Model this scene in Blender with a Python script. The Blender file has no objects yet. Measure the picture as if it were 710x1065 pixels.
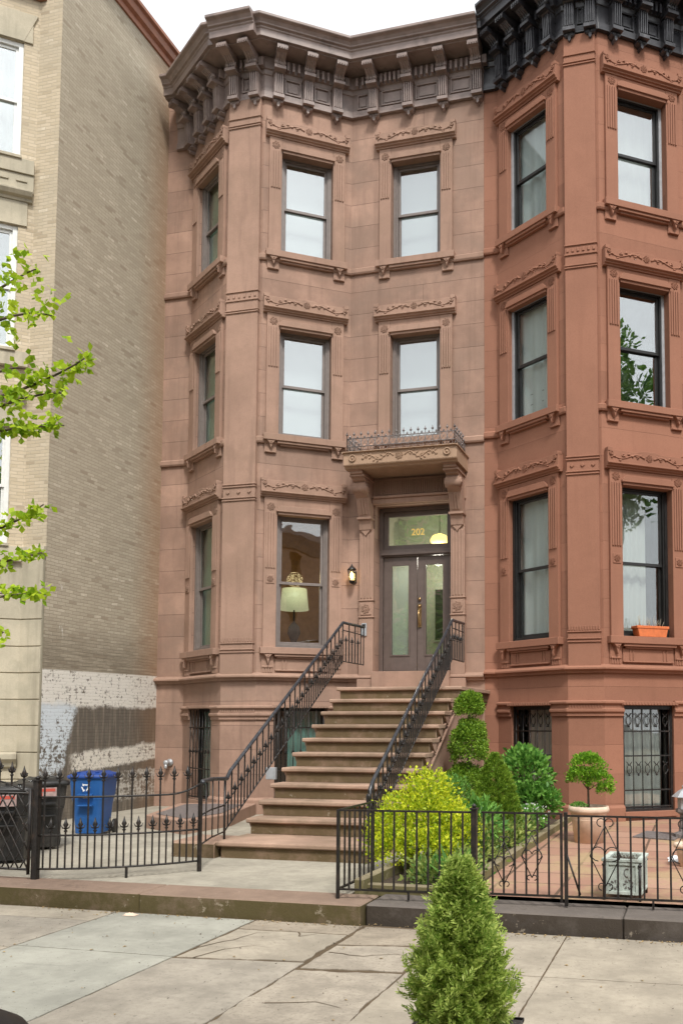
import bpy, bmesh, math, random
import numpy as np
from mathutils import Vector, Matrix
random.seed(7)
RNG = np.random.default_rng(7)
SC = bpy.context.scene
COL = SC.collection
R = math.radians
# ---------------------------------------------------------------- camera
cam = bpy.data.cameras.new('camera'); co = bpy.data.objects.new('camera', cam); COL.objects.link(co)
cam.sensor_fit = 'HORIZONTAL'; cam.sensor_width = 36; cam.lens = 36 * 940 / 710
cam.shift_x = (355 - 480) / 710; cam.shift_y = (689 - 532.5) / 710
cam.clip_start = .05; cam.clip_end = 2000
co.location = (0, 0, 1.72)
co.rotation_euler = (R(90 + 3.85), 0, R(14.5))
SC.camera = co
# ---------------------------------------------------------------- materials
class Sk:                                   # tiny node-math wrapper
    def __init__(s, nt, o): s.nt = nt; s.o = o
    def op(s, k, *a):
        n = s.nt.nodes.new('ShaderNodeMath'); n.operation = k
        for i, x in enumerate((s,) + a):
            if isinstance(x, Sk): s.nt.links.new(x.o, n.inputs[i])
            else: n.inputs[i].default_value = x
        return Sk(s.nt, n.outputs[0])
    def __add__(s, b): return s.op('ADD', b)
    def __sub__(s, b): return s.op('SUBTRACT', b)
    def __mul__(s, b): return s.op('MULTIPLY', b)
    def step(s, a, b):                      # smooth 0..1 between a and b
        n = s.nt.nodes.new('ShaderNodeMapRange'); n.interpolation_type = 'SMOOTHSTEP'
        s.nt.links.new(s.o, n.inputs[0]); n.inputs[1].default_value = a; n.inputs[2].default_value = b
        return Sk(s.nt, n.outputs[0])
class MT:
    def __init__(s, name):
        s.m = bpy.data.materials.new(name); s.m.use_nodes = True; s.nt = s.m.node_tree
        s.nt.nodes.clear(); N = s.nt.nodes
        s.out = N.new('ShaderNodeOutputMaterial'); s.b = N.new('ShaderNodeBsdfPrincipled')
        s.nt.links.new(s.b.outputs[0], s.out.inputs[0])
    def n(s, t, **k):
        x = s.nt.nodes.new(t)
        for a, v in k.items(): setattr(x, a, v)
        return x
    def l(s, a, b):
        s.nt.links.new(a.o if isinstance(a, Sk) else a, b)
    def pos(s): return s.n('ShaderNodeNewGeometry').outputs['Position']
    def uv(s): return s.n('ShaderNodeUVMap').outputs[0]
    def scale(s, v, sc):
        m = s.n('ShaderNodeMapping'); m.inputs['Scale'].default_value = sc; s.l(v, m.inputs[0]); return m.outputs[0]
    def noise(s, v, sc, det=4, ro=.6, dist=0):
        n = s.n('ShaderNodeTexNoise'); n.inputs['Scale'].default_value = sc; n.inputs['Detail'].default_value = det
        n.inputs['Roughness'].default_value = ro; n.inputs['Distortion'].default_value = dist
        s.l(v, n.inputs['Vector']); return Sk(s.nt, n.outputs[0])
    def mix(s, f, a, b, mode='MIX'):
        n = s.n('ShaderNodeMix', data_type='RGBA', blend_type=mode)
        for i, x in ((0, f), (6, a), (7, b)):
            if isinstance(x, (int, float)): n.inputs[i].default_value = x
            elif isinstance(x, tuple): n.inputs[i].default_value = (*x, 1)
            else: s.l(x, n.inputs[i])
        return n.outputs[2]
    def bump(s, h, st, d=.01):
        n = s.n('ShaderNodeBump'); n.inputs['Strength'].default_value = st; n.inputs['Distance'].default_value = d
        s.l(h, n.inputs['Height']); s.l(n.outputs[0], s.b.inputs['Normal'])
    def set(s, col=None, rough=.7, metal=0, spec=None):
        if col is not None:
            if isinstance(col, tuple): s.b.inputs['Base Color'].default_value = (*col, 1)
            else: s.l(col, s.b.inputs['Base Color'])
        if isinstance(rough, (int, float)): s.b.inputs['Roughness'].default_value = rough
        else: s.l(rough, s.b.inputs['Roughness'])
        s.b.inputs['Metallic'].default_value = metal
        if spec is not None: s.b.inputs['Specular IOR Level'].default_value = spec
        return s.m

def dark(c, k): return tuple(x * k for x in c)
def stone(name, c, joints=True, var=.2, rowh=.42, mortar=.55, streak=.42, alt=None, msize=.006):
    t = MT(name); p = t.pos(); uv = t.uv()
    big = t.noise(p, 1.1, 5, .65); fine = t.noise(p, 55, 3, .6); st = t.noise(t.scale(p, (7, 7, .55)), 1, 4, .6)
    col = t.mix(big.step(.3, .7), dark(c, 1 - var), dark(c, 1 + var))
    if alt: col = t.mix(t.noise(p, .8, 5, .7).step(.44, .66) * .8, col, alt)
    col = t.mix(st.step(.48, .74) * streak, col, dark(c, .55))
    col = t.mix(fine.step(.35, .75) * .28, col, dark(c, .66)); mid_ = t.noise(p, 6, 6, .75); col = t.mix(mid_.step(.52, .72) * (.30 if joints or var > .1 else .1), col, dark(c, .68))
    h = fine * .4 + big * .3
    if joints:
        b = t.n('ShaderNodeTexBrick'); b.offset = .5
        b.inputs['Scale'].default_value = 1; b.inputs['Brick Width'].default_value = 9.3; b.inputs['Row Height'].default_value = rowh
        b.inputs['Mortar Size'].default_value = msize; b.inputs['Mortar Smooth'].default_value = .3
        b.inputs['Color1'].default_value = (.40, .40, .40, 1); b.inputs['Color2'].default_value = (.60, .60, .60, 1); b.inputs['Bias'].default_value = 0
        b.inputs['Mortar'].default_value = (.5, .5, .5, 1)
        t.l(uv, b.inputs['Vector']); fac = Sk(t.nt, b.outputs['Fac'])
        col = t.mix(.55, col, b.outputs['Color'], 'OVERLAY')
        col = t.mix(fac * mortar, col, dark(c, .32)); h = h - fac * 1.2
    t.bump(h, .5, .008)
    return t.set(col, .86, spec=.25)
def plain(name, c, rough=.5, metal=0, var=.12, sc=9, bump=.15, spec=None, dirt=None, coat=0):
    t = MT(name); p = t.pos(); n1 = t.noise(p, sc, 5, .6); n2 = t.noise(p, sc * 9, 3, .6)
    col = t.mix(n1.step(.3, .7), dark(c, 1 - var), dark(c, 1 + var))
    if dirt: col = t.mix(t.noise(p, sc * .35, 6, .75).step(.5, .68) * .75, col, dirt)
    if bump: t.bump(n2 * .6 + n1 * .4, bump, .004)
    m = t.set(col, (n1 * .25) + (rough - .12), metal, spec)
    t.b.inputs['Coat Weight'].default_value = coat
    return m
def emis(name, c, s):
    t = MT(name); t.set(c, .5); t.b.inputs['Emission Color'].default_value = (*c, 1); t.b.inputs['Emission Strength'].default_value = s; return t.m
def glass(name, boost=2.6, base=.12, tint=(.93, .97, .96), wav=.55):
    t = MT(name); N = t.nt.nodes; N.remove(t.b)
    tr = t.n('ShaderNodeBsdfTransparent'); tr.inputs[0].default_value = (*tint, 1)
    gl = t.n('ShaderNodeBsdfGlossy'); gl.inputs['Roughness'].default_value = .01; gl.inputs[0].default_value = (.93, .95, .96, 1)
    ge = t.n('ShaderNodeNewGeometry'); dt = t.n('ShaderNodeVectorMath', operation='DOT_PRODUCT'); t.l(ge.outputs['Normal'], dt.inputs[0]); t.l(ge.outputs['Incoming'], dt.inputs[1])
    cs = Sk(t.nt, dt.outputs['Value']).op('ABSOLUTE'); k5 = ((cs * -1) + 1).op('POWER', 5.0)      # Schlick reflectance of plain glass
    f = ((k5 * .96 + .04) * boost + base).op('MINIMUM', .92)
    bp = t.n('ShaderNodeBump'); bp.inputs['Strength'].default_value = wav; bp.inputs['Distance'].default_value = .01
    t.l(t.noise(t.pos(), 1.3, 2, .4), bp.inputs['Height']); t.l(bp.outputs[0], gl.inputs['Normal'])
    mx = t.n('ShaderNodeMixShader'); t.l(f, mx.inputs[0]); t.l(tr.outputs[0], mx.inputs[1]); t.l(gl.outputs[0], mx.inputs[2])
    t.l(mx.outputs[0], t.out.inputs[0]); return t.m
def leaf(name, c1, c2, trans=.35, rough=.5):
    t = MT(name); g = t.n('ShaderNodeNewGeometry'); rr = Sk(t.nt, g.outputs['Random Per Island'])
    cl = t.noise(g.outputs['Position'], 7, 3, .6)
    col = t.mix((rr * .65 + cl * .7 - .15).step(.1, .9), c1, c2)
    t.set(col, rough, spec=.35)
    tl = t.n('ShaderNodeBsdfTranslucent'); t.l(col, tl.inputs[0])
    mx = t.n('ShaderNodeMixShader'); mx.inputs[0].default_value = trans
    t.l(t.b.outputs[0], mx.inputs[1]); t.l(tl.outputs[0], mx.inputs[2]); t.l(mx.outputs[0], t.out.inputs[0]); return t.m
def cloth(name, c, tr=.3, folds=0, emit=0):
    t = MT(name); t.set(c, .9, spec=.1); tl = t.n('ShaderNodeBsdfTranslucent'); tl.inputs[0].default_value = (*c, 1)
    mx = t.n('ShaderNodeMixShader'); mx.inputs[0].default_value = tr
    t.l(t.b.outputs[0], mx.inputs[1]); t.l(tl.outputs[0], mx.inputs[2]); t.l(mx.outputs[0], t.out.inputs[0]); return t.m

M = {}
BC = (.375, .242, .182)
M['brown'] = stone('brownstone', BC, alt=(.285, .195, .15))
M['brown_plain'] = stone('brownstone_trim', BC, joints=False, var=.12, alt=(.31, .205, .15))
M['tan_stone'] = stone('balcony_stone', (.40, .27, .185), joints=False, var=.12, streak=.4)
M['step'] = stone('step_stone', (.40, .27, .20), joints=False, var=.2, streak=0, alt=(.20, .15, .10))
RC = (.315, .150, .098)
M['red'] = stone('painted_red_stone', RC, var=.05, streak=.16, mortar=.2, rowh=.46)
M['red_plain'] = stone('painted_red_trim', RC, joints=False, var=.07, streak=.16)
M['corn_brown'] = plain('taupe_cornice_paint', (.27, .21, .188), .42, var=.14, sc=5, dirt=(.13, .10, .09))
M['corn_black'] = plain('black_cornice_paint', (.03, .03, .035), .3, var=.3, sc=6, dirt=(.12, .12, .13), spec=.6)
M['taupe'] = plain('taupe_joinery_paint', (.125, .095, .083), .42, var=.08, sc=12, bump=.05)
M['win_taupe'] = plain('taupe_window_paint', (.20, .17, .155), .42, var=.08, sc=12, bump=.05)
M['white_paint'] = plain('white_window_paint', (.72, .73, .70), .4, var=.06, sc=12, bump=.05)
M['black_paint'] = plain('black_window_paint', (.018, .018, .018), .35, var=.2, sc=12, bump=.05)
M['alu'] = plain('grey_aluminium', (.42, .44, .46), .4, .3, var=.1, sc=12, bump=.05)
M['iron'] = plain('black_wrought_iron', (.016, .014, .013), .42, .1, var=.35, sc=30, bump=.3, dirt=(.06, .04, .03))
M['iron_grey'] = plain('grey_cast_iron', (.19, .17, .165), .5, .2, var=.35, sc=25, bump=.3)
M['handrail'] = plain('worn_handrail_paint', (.035, .038, .045), .3, .1, var=.3, sc=20, bump=.1, dirt=(.10, .09, .09))
M['glass'] = glass('window_glass', 2.4, .20)
M['glass_low'] = glass('parlour_glass', 1.8, .08)
M['glass_thin'] = glass('side_window_glass', .9, .02, wav=.1)
M['glass_clear'] = glass('transom_glass', 2.2, .16)
M['blind'] = cloth('pale_blind', (.74, .78, .77), .35)
M['white_blind'] = cloth('bright_blind', (.86, .88, .88), .45)
M['curtain'] = cloth('white_curtain', (.70, .69, .65), .35)
M['green_curtain'] = cloth('green_blind', (.42, .56, .42), .45)
M['teal_curtain'] = cloth('teal_blind', (.34, .60, .54), .3)
M['frost'] = cloth('pale_green_glass', (.84, .88, .78), .4)
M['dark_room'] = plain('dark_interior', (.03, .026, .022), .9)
M['ochre'] = plain('ochre_interior', (.45, .27, .09), .9)
M['brass'] = plain('old_brass', (.45, .30, .14), .3, .9, var=.2, sc=40)
M['shade'] = emis('lamp_shade_fabric', (.62, .60, .34), .35)
M['bulb'] = emis('warm_bulb', (1, .62, .2), 6)
M['pend'] = emis('pendant_glass', (1, .66, .2), 1.7)
M['inner_door'] = plain('pale_inner_door', (.46, .47, .37), .5, var=.04)
M['blue'] = plain('blue_bin_plastic', (.016, .095, .30), .42, var=.08, sc=8, bump=.1)
M['blueD'] = plain('dark_blue_lid_plastic', (.01, .05, .24), .42, var=.1, sc=8, bump=.1)
M['black_plastic'] = plain('black_bin_plastic', (.014, .014, .014), .45, var=.3, sc=8, bump=.1, dirt=(.05, .045, .04))
M['white_print'] = plain('white_print', (.75, .76, .76), .6, var=.05)
M['faded_print'] = plain('faded_label', (.42, .30, .28), .6, var=.2, sc=20)
M['red_print'] = plain('red_print', (.55, .09, .06), .6, var=.1)
M['gold_glow_print'] = emis('glowing_gilt_number', (.75, .50, .12), .25)  # gilt colour plus a little emission, so the digits glow without a lamp
M['terra'] = plain('terracotta', (.60, .16, .05), .7, var=.12, sc=14)
M['pot'] = plain('pale_terracotta', (.68, .52, .40), .75, var=.12, sc=7, dirt=(.5, .38, .3), bump=.4)
M['verdigris'] = plain('flaking_pale_paint', (.46, .52, .47), .8, var=.15, sc=14, dirt=(.22, .2, .16), bump=.6)
M['planter_black'] = plain('dark_planter', (.03, .03, .028), .5, var=.2)
M['soil'] = plain('soil', (.06, .042, .028), .95, var=.5, sc=40, bump=1)
M['bark'] = plain('bark', (.10, .075, .055), .95, var=.35, sc=25, bump=1)
M['dry_leaf'] = plain('dry_leaf', (.34, .24, .11), .8, var=.4, sc=20)
M['paper'] = plain('white_paper', (.75, .75, .76), .8, var=.05)
M['gold_stone'] = M['tan_stone']
# grass-like greens
M['thuja'] = leaf('cedar_sprays', (.14, .25, .03), (.58, .70, .18), .42)
M['thuja_dark'] = leaf('dark_cedar_sprays', (.07, .16, .012), (.30, .46, .05), .35)
M['box_green'] = leaf('topiary_leaves', (.06, .16, .012), (.32, .50, .05), .35)
M['lime'] = leaf('lime_leaves', (.22, .36, .015), (.80, .84, .05), .42)
M['mid'] = leaf('mid_green_leaves', (.06, .20, .03), (.26, .52, .10), .38)
M['cover'] = leaf('mixed_low_leaves', (.06, .18, .03), (.48, .56, .16), .4)
M['ginkgo'] = leaf('fresh_tree_leaves', (.20, .36, .012), (.58, .74, .05), .5)
M['far_leaf'] = leaf('far_tree_leaves', (.05, .13, .02), (.16, .30, .05), .4)
M['bonsai'] = leaf('standard_tree_leaves', (.06, .20, .01), (.30, .54, .04), .35)
# creamy stone and buff brick
M['cream'] = stone('cream_limestone', (.49, .44, .335), joints=False, var=.12, streak=.6, alt=(.37, .34, .26))
M['copper'] = plain('brown_coping_paint', (.30, .125, .07), .5, var=.15, sc=6)
def brickmat(name, side):
    t = MT(name); p = t.pos(); uv = t.uv()
    b = t.n('ShaderNodeTexBrick'); b.offset = .5
    i = b.inputs; i['Scale'].default_value = 1; i['Brick Width'].default_value = .185; i['Row Height'].default_value = .056
    i['Mortar Size'].default_value = .005; i['Mortar Smooth'].default_value = .2; i['Bias'].default_value = 0
    i['Color1'].default_value = (0, 0, 0, 1); i['Color2'].default_value = (1, 1, 1, 1); i['Mortar'].default_value = (.5, .5, .5, 1)
    wob = t.n('ShaderNodeVectorMath', operation='MULTIPLY_ADD')
    nz = t.n('ShaderNodeTexNoise'); nz.inputs['Scale'].default_value = 3; t.l(p, nz.inputs['Vector'])
    t.l(nz.outputs['Color'], wob.inputs[0]); wob.inputs[1].default_value = (.03, .03, 0); t.l(uv, wob.inputs[2])
    t.l(wob.outputs[0], i['Vector'])
    rnd = Sk(t.nt, b.outputs['Color']); fac = Sk(t.nt, b.outputs['Fac'])
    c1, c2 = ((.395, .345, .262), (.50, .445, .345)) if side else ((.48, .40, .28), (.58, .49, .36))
    col = t.mix(rnd, c1, c2)
    big = t.noise(p, .9, 5, .6); n2 = t.noise(t.scale(p, (1.6, 1.6, 22)), 1, 6, .75); n3 = t.noise(p, 9, 5, .7)
    col = t.mix(big.step(.38, .68) * .55, col, (.42, .37, .28))
    col = t.mix(n2.step(.58, .74) * .42, col, (.62, .57, .47)); col = t.mix(n2.step(.40, .30) * .35, col, (.25, .21, .15))
    col = t.mix((rnd.step(.93, 1) * n3.step(.45, .6)) * .45, col, (.72, .66, .54))
    col = t.mix((rnd.step(.10, .0) * .45), col, (.27, .21, .15))
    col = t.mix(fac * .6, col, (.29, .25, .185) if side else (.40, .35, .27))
    h = (fac * -1) + n3 * .8
    if side:
        sx = t.n('ShaderNodeSeparateXYZ'); t.l(p, sx.inputs[0]); Y = Sk(t.nt, sx.outputs[1]); Z = Sk(t.nt, sx.outputs[2])
        e1 = (t.noise(p, 2.6, 9, .85) - .5) * .75; e2 = (t.noise(p, 14, 5, .8) - .5)
        zz = Z + e1 * .42
        def band(a, b2, s=.04): return zz.step(a - s, a + s) * zz.op('SUBTRACT', 0).step(b2 + s, b2 - s)
        # soot above the paint, rusty tint by the inner corner, brown scratched render, white flaking paint
        col = t.mix(Z.step(3.6, 2.75) * Z.step(2.4, 2.6) * (n2.step(.3, .6) * .55 + .10), col, (.15, .125, .09))
        col = t.mix(Y.step(14.2, 15.2) * .45, col, (.40, .22, .12))
        under = Z.step(2.58, 2.5)
        scr = t.noise(t.scale(p, (30, 14, 1.2)), 1, 4, .7)
        rend = t.mix(scr.step(.45, .75), (.105, .09, .075), (.26, .22, .175))
        rend = t.mix((Y + e1).step(14.3, 15.1) * .45, rend, (.25, .15, .085))
        col = t.mix(under * .9, col, rend)
        flake = (t.noise(p, 7, 8, .8) + e2 * .5 - fac * .05)
        top = zz.step(1.96, 2.04) * (Z + (Y - 12) * -.012).step(2.585, 2.56) * flake.step(.355, .41)
        left = (Y + e1 * .9 + (Z - 1.5) * -.35).step(12.82, 12.7) * zz.step(.55, 1.1) * zz.step(2.1, 1.95) * (flake + (Z - 1.6) * .13).step(.37, .45)
        mid = (zz + (Y - 13.6) * -.055).step(.93, .98) * (zz + (Y - 13.6) * -.055).step(1.3, 1.23) * (Y + e1).step(12.75, 12.95) * flake.step(.38, .44)
        low = (zz).step(.9, .84) * (Y + e1).step(13.0, 13.5) * flake.step(.44, .54) * zz.step(.3, .42)
        col = t.mix(top, col, (.74, .71, .64)); col = t.mix(mid, col, (.72, .68, .60))
        col = t.mix(low * .8, col, (.62, .59, .53)); col = t.mix(left, col, (.64, .70, .74))
        dr = (Y.step(12.2, 12.3) * Y.step(12.62, 12.5) * Z.step(2.55, 2.7) * Z.step(4.35, 4.1)) * t.noise(t.scale(p, (1, 7, 2.2)), 1, 5, .8).step(.60, .66)
        col = t.mix(dr * .9, col, (.66, .63, .56))
        h = h + (top + left + mid) * -.25
    t.bump(h, .7, .006)
    return t.set(col, .9, spec=.2)
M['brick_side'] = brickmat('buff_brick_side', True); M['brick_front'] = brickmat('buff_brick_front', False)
def concrete(name, c, sc=1.0, stain=.5, moss=0):
    t = MT(name); p = t.pos(); a = t.noise(p, 1.6 * sc, 7, .7); b = t.noise(p, 14 * sc, 5, .75); f = t.noise(p, 120, 2, .6); sp = t.noise(p, 38, 2, .5)
    col = t.mix(a.step(.3, .7), dark(c, .74), dark(c, 1.16)); a2 = t.noise(p, .55 * sc, 6, .8, .6); col = t.mix(a2.step(.52, .66) * .4, col, dark(c, .66))
    col = t.mix(b.step(.47, .72) * stain, col, dark(c, .62)); col = t.mix(f.step(.4, .7) * .25, col, dark(c, .7))
    col = t.mix(sp.step(.69, .72) * .7, col, dark(c, .35)); col = t.mix(t.noise(p, 11, 2, .5).step(.72, .74) * .45, col, dark(c, .45)); col = t.mix(t.noise(t.scale(p, (.6, 3, 1)), 1.7, 7, .8).step(.55, .64) * .35, col, dark(c, .6))
    if moss: col = t.mix(t.noise(p, 3.1, 6, .75).step(.48, .62) * moss, col, (.12, .115, .04))
    t.bump(b * .5 + f * .5, .35, .005); return t.set(col, .9, spec=.2)
M['slab_tan'] = concrete('tan_slab', (.385, .34, .27)); M['slab_tan2'] = concrete('worn_tan_slab', (.34, .29, .225), 1.4, .9)
M['slab_blue'] = concrete('pale_new_slab', (.355, .35, .30), .7, .3); M['slab_grey'] = concrete('grey_tan_slab', (.35, .315, .26), 1.2, .6)
M['slab_rough'] = concrete('pitted_slab', (.37, .325, .262), 2.4, 1.0); M['joint'] = concrete('joint_dirt', (.13, .095, .06))
M['yard'] = concrete('yard_concrete', (.38, .35, .285), .9, .4); M['under'] = concrete('street_asphalt', (.06, .06, .06))
def mossstone(name, c, g):
    t = MT(name); p = t.pos(); sx = t.n('ShaderNodeSeparateXYZ'); t.l(t.n('ShaderNodeNewGeometry').outputs['Normal'], sx.inputs[0])
    up = Sk(t.nt, sx.outputs[2]).op('ABSOLUTE'); a = t.noise(p, 2.6, 7, .75); b = t.noise(p, 16, 5, .75)
    col = t.mix(a.step(.35, .7), dark(c, .86), dark(c, 1.12))
    col = t.mix(up.step(.8, .2) * (a.step(.3, .55) * .6 + .35), col, g)
    col = t.mix(a.step(.58, .66) * .5, col, dark(c, .5)); col = t.mix(t.noise(p, 5, 6, .8).step(.62, .66) * .5, col, (.42, .36, .28))
    t.bump(b, .6, .01); return t.set(col, .88, spec=.2)
M['kerb_brown'] = mossstone('mossy_brown_kerbstone', (.26, .185, .14), (.085, .07, .028))
M['kerb_dark'] = mossstone('dark_kerbstone', (.15, .13, .115), (.055, .044, .034))
M['step_riser'] = mossstone('mossy_step_stone', (.34, .225, .165), (.12, .088, .045))
M['garden_kerb'] = mossstone('garden_edge_stone', (.27, .23, .15), (.17, .15, .07))
def pavers():
    t = MT('red_square_pavers'); uv = t.uv(); p = t.pos(); b = t.n('ShaderNodeTexBrick'); b.offset = 0; i = b.inputs
    i['Scale'].default_value = 1; i['Brick Width'].default_value = .62; i['Row Height'].default_value = .62; i['Mortar Size'].default_value = .016
    i['Color1'].default_value = (.33, .18, .13, 1); i['Color2'].default_value = (.42, .26, .19, 1); i['Mortar'].default_value = (.13, .085, .06, 1)
    t.l(uv, i['Vector']); a = t.noise(p, 1.3, 6, .7)
    col = t.mix(a.step(.46, .62) * .8, b.outputs['Color'], (.40, .30, .17)); col = t.mix(t.noise(p, 30, 4, .7).step(.4, .75) * .3, col, (.25, .15, .1))
    t.bump(Sk(t.nt, b.outputs['Fac']) * -1 + t.noise(p, 30) * .3, .5, .006); return t.set(col, .8, spec=.3)
M['paver'] = pavers()

# ---------------------------------------------------------------- mesh builder
class MB:
    def __init__(s): s.v = []; s.f = []; s.m = []; s.sm = []
    def add(s, vs, fs, mi=0, sm=False):
        o = len(s.v); s.v += [tuple(x) for x in vs]
        for f in fs: s.f.append([i + o for i in f]); s.m.append(mi); s.sm.append(sm)
    def box(s, a, b, mi=0):
        x0, y0, z0 = a; x1, y1, z1 = b
        s.hexa([(x0, y0, z0), (x1, y0, z0), (x1, y1, z0), (x0, y1, z0), (x0, y0, z1), (x1, y0, z1), (x1, y1, z1), (x0, y1, z1)], mi)
    def hexa(s, v, mi=0):
        s.add(v, [(0, 3, 2, 1), (4, 5, 6, 7), (0, 1, 5, 4), (1, 2, 6, 5), (2, 3, 7, 6), (3, 0, 4, 7)], mi)
    def fb(s, F, s0, s1, o0, o1, z0, z1, mi=0):
        s.hexa([F(s0, o0, z0), F(s1, o0, z0), F(s1, o1, z0), F(s0, o1, z0), F(s0, o0, z1), F(s1, o0, z1), F(s1, o1, z1), F(s0, o1, z1)], mi)
    def prism(s, fn, poly, a, b, mi=0, sm=False):      # fn(u,v,w): polygon in u,v extruded along w
        n = len(poly); s.add([fn(u, v, a) for u, v in poly] + [fn(u, v, b) for u, v in poly],
            [tuple(range(n))[::-1], tuple(range(n, 2 * n))] + [(i, (i + 1) % n, n + (i + 1) % n, n + i) for i in range(n)], mi, sm)
    def tube(s, pts, r, n=6, mi=0, sm=True, caps=True):
        pts = [Vector(p) for p in pts]; rings = []; k = len(pts); up = Vector((0, 0, 1)); prev = None
        rs = r if isinstance(r, (list, tuple)) else [r] * k
        for i, p in enumerate(pts):
            d = (pts[min(i + 1, k - 1)] - pts[max(i - 1, 0)])
            if d.length < 1e-9: d = Vector((0, 0, 1))
            d.normalize(); a = prev if prev is not None else (Vector((1, 0, 0)) if abs(d.z) > .8 else up)
            a = (a - d * a.dot(d)); a = a.normalized() if a.length > 1e-5 else d.orthogonal().normalized(); prev = a; b = d.cross(a)
            rings.append([p + (a * math.cos(2 * math.pi * (j + .5) / n) + b * math.sin(2 * math.pi * (j + .5) / n)) * rs[i] for j in range(n)])
        vs = [v for q in rings for v in q]; fs = [(i * n + j, i * n + (j + 1) % n, (i + 1) * n + (j + 1) % n, (i + 1) * n + j) for i in range(k - 1) for j in range(n)]
        if caps: fs += [tuple(range(n))[::-1], tuple(range((k - 1) * n, k * n))]
        s.add(vs, fs, mi, sm)
    def lathe(s, c, prof, n=16, axis=None, mi=0, sm=True):   # prof: (radius, height); axis = (u, v, w) vectors
        c = Vector(c); U, V, W = axis or (Vector((1, 0, 0)), Vector((0, 1, 0)), Vector((0, 0, 1)))
        vs = [c + U * (r * math.cos(2 * math.pi * j / n)) + V * (r * math.sin(2 * math.pi * j / n)) + W * h for r, h in prof for j in range(n)]
        k = len(prof); fs = [(i * n + j, i * n + (j + 1) % n, (i + 1) * n + (j + 1) % n, (i + 1) * n + j) for i in range(k - 1) for j in range(n)]
        fs += [tuple(range(n))[::-1], tuple(range((k - 1) * n, k * n))]
        s.add(vs, fs, mi, sm)
    def sweep(s, path, prof, mi=0, caps=True):            # horizontal path, profile of (out, z); outside is to the right of travel
        n = len(path); pts = []
        for i in range(n):
            ns = []
            if i > 0: d = (Vector(path[i]) - Vector(path[i - 1])).normalized(); ns.append(Vector((d.y, -d.x)))
            if i < n - 1: d = (Vector(path[i + 1]) - Vector(path[i])).normalized(); ns.append(Vector((d.y, -d.x)))
            m = sum(ns, Vector((0, 0))).normalized(); m = m / m.dot(ns[0])
            pts.append([(path[i][0] + m.x * o, path[i][1] + m.y * o, z) for o, z in prof])
        k = len(prof); vs = [p for q in pts for p in q]
        fs = [(i * k + j, i * k + (j + 1) % k, (i + 1) * k + (j + 1) % k, (i + 1) * k + j) for i in range(n - 1) for j in range(k)]
        if caps: fs += [tuple(range(k)), tuple(range((n - 1) * k, n * k))[::-1]]
        s.add(vs, fs, mi)
    def build(s, name, mats, parent=None, bev=0, origin=None, norm=True):
        if not isinstance(mats, (list, tuple)): mats = [mats]
        O = Vector(parent['O_']) if parent is not None and 'O_' in parent else Vector(origin or (0, 0, 0))
        me = bpy.data.meshes.new(name); bm = bmesh.new(); vv = [bm.verts.new(Vector(v) - O) for v in s.v]
        for f, mi, sm in zip(s.f, s.m, s.sm):
            try: q = bm.faces.new([vv[i] for i in f])
            except ValueError: continue
            q.material_index = mi; q.smooth = sm
        if norm: bmesh.ops.recalc_face_normals(bm, faces=bm.faces)
        if bev:
            ed = [e for e in bm.edges if len(e.link_faces) == 2 and e.calc_face_angle(0) > .5 and not e.link_faces[0].smooth]
            bmesh.ops.bevel(bm, geom=ed, offset=bev, segments=1, affect='EDGES', clamp_overlap=True)
        uv = bm.loops.layers.uv.new('UVMap')
        for q in bm.faces:
            nn = q.normal
            if abs(nn.z) > .7:
                for l in q.loops: w = l.vert.co + O; l[uv].uv = (w.x, w.y)
            else:
                t = Vector((-nn.y, nn.x, 0)); t = t.normalized() if t.length > 1e-6 else Vector((1, 0, 0))
                if abs(t.x) > abs(t.y) * .5 and t.x < 0: t = -t
                for l in q.loops: w = l.vert.co + O; l[uv].uv = (w.dot(t), w.z)
        bm.to_mesh(me); bm.free()
        for m in mats: me.materials.append(m)
        return link(name, me, parent, O)
def link(name, me, parent=None, O=(0, 0, 0)):
    o = bpy.data.objects.new(name, me); COL.objects.link(o)
    if parent is not None: o.parent = parent; o['O_'] = tuple(O)
    else: o.location = O; o['O_'] = tuple(O)
    return o
def tag(o, label=None, cat=None, group=None, kind=None):
    if label: o['label'] = label
    if cat: o['category'] = cat
    if group: o['group'] = group
    if kind: o['kind'] = kind
    return o
def thing(name, label, cat, loc, group=None):
    o = bpy.data.objects.new(name, None); COL.objects.link(o); o.location = loc; o['O_'] = tuple(loc); o.empty_display_size = .2
    return tag(o, label, cat, group)
def copy_tree(o, parent=None, loc=None, label=None):
    c = o.copy(); COL.objects.link(c)
    if parent is not None: c.parent = parent
    if loc is not None: c.location = loc
    if label: c['label'] = label
    for ch in o.children: copy_tree(ch, c)
    return c
def Fr(P, Q):                                # frame of a vertical face from P to Q (left to right seen from outside)
    P = Vector(P); t = (Vector(Q) - P); L = t.length; t.normalize(); n = Vector((t.y, -t.x))
    f = lambda s, o, z: Vector((P.x + t.x * s + n.x * o, P.y + t.y * s + n.y * o, z))
    f.L = L; f.t = Vector((t.x, t.y, 0)); f.n = Vector((n.x, n.y, 0)); return f
def disc(mb, F, s, z, o, r, h=.012, n=12, mi=0):
    ax = (F.t, Vector((0, 0, 1)), F.n); c = F(s, o, z)
    mb.lathe(c, [(r, 0), (r, h), (r * .75, h * 1.2), (r * .7, h * .3), (r * .4, h * .3), (r * .28, h * 1.1), (.001, h * 1.3)], n, ax, mi)
def rosette(mb, F, s, z, o, r, mi=0):
    disc(mb, F, s, z, o, r * .42, .012, 8, mi)
    for k in range(7):
        a = k * 2 * math.pi / 7; disc(mb, F, s + math.cos(a) * r * .66, z + math.sin(a) * r * .66, o, r * .3, .010, 6, mi)
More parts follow.
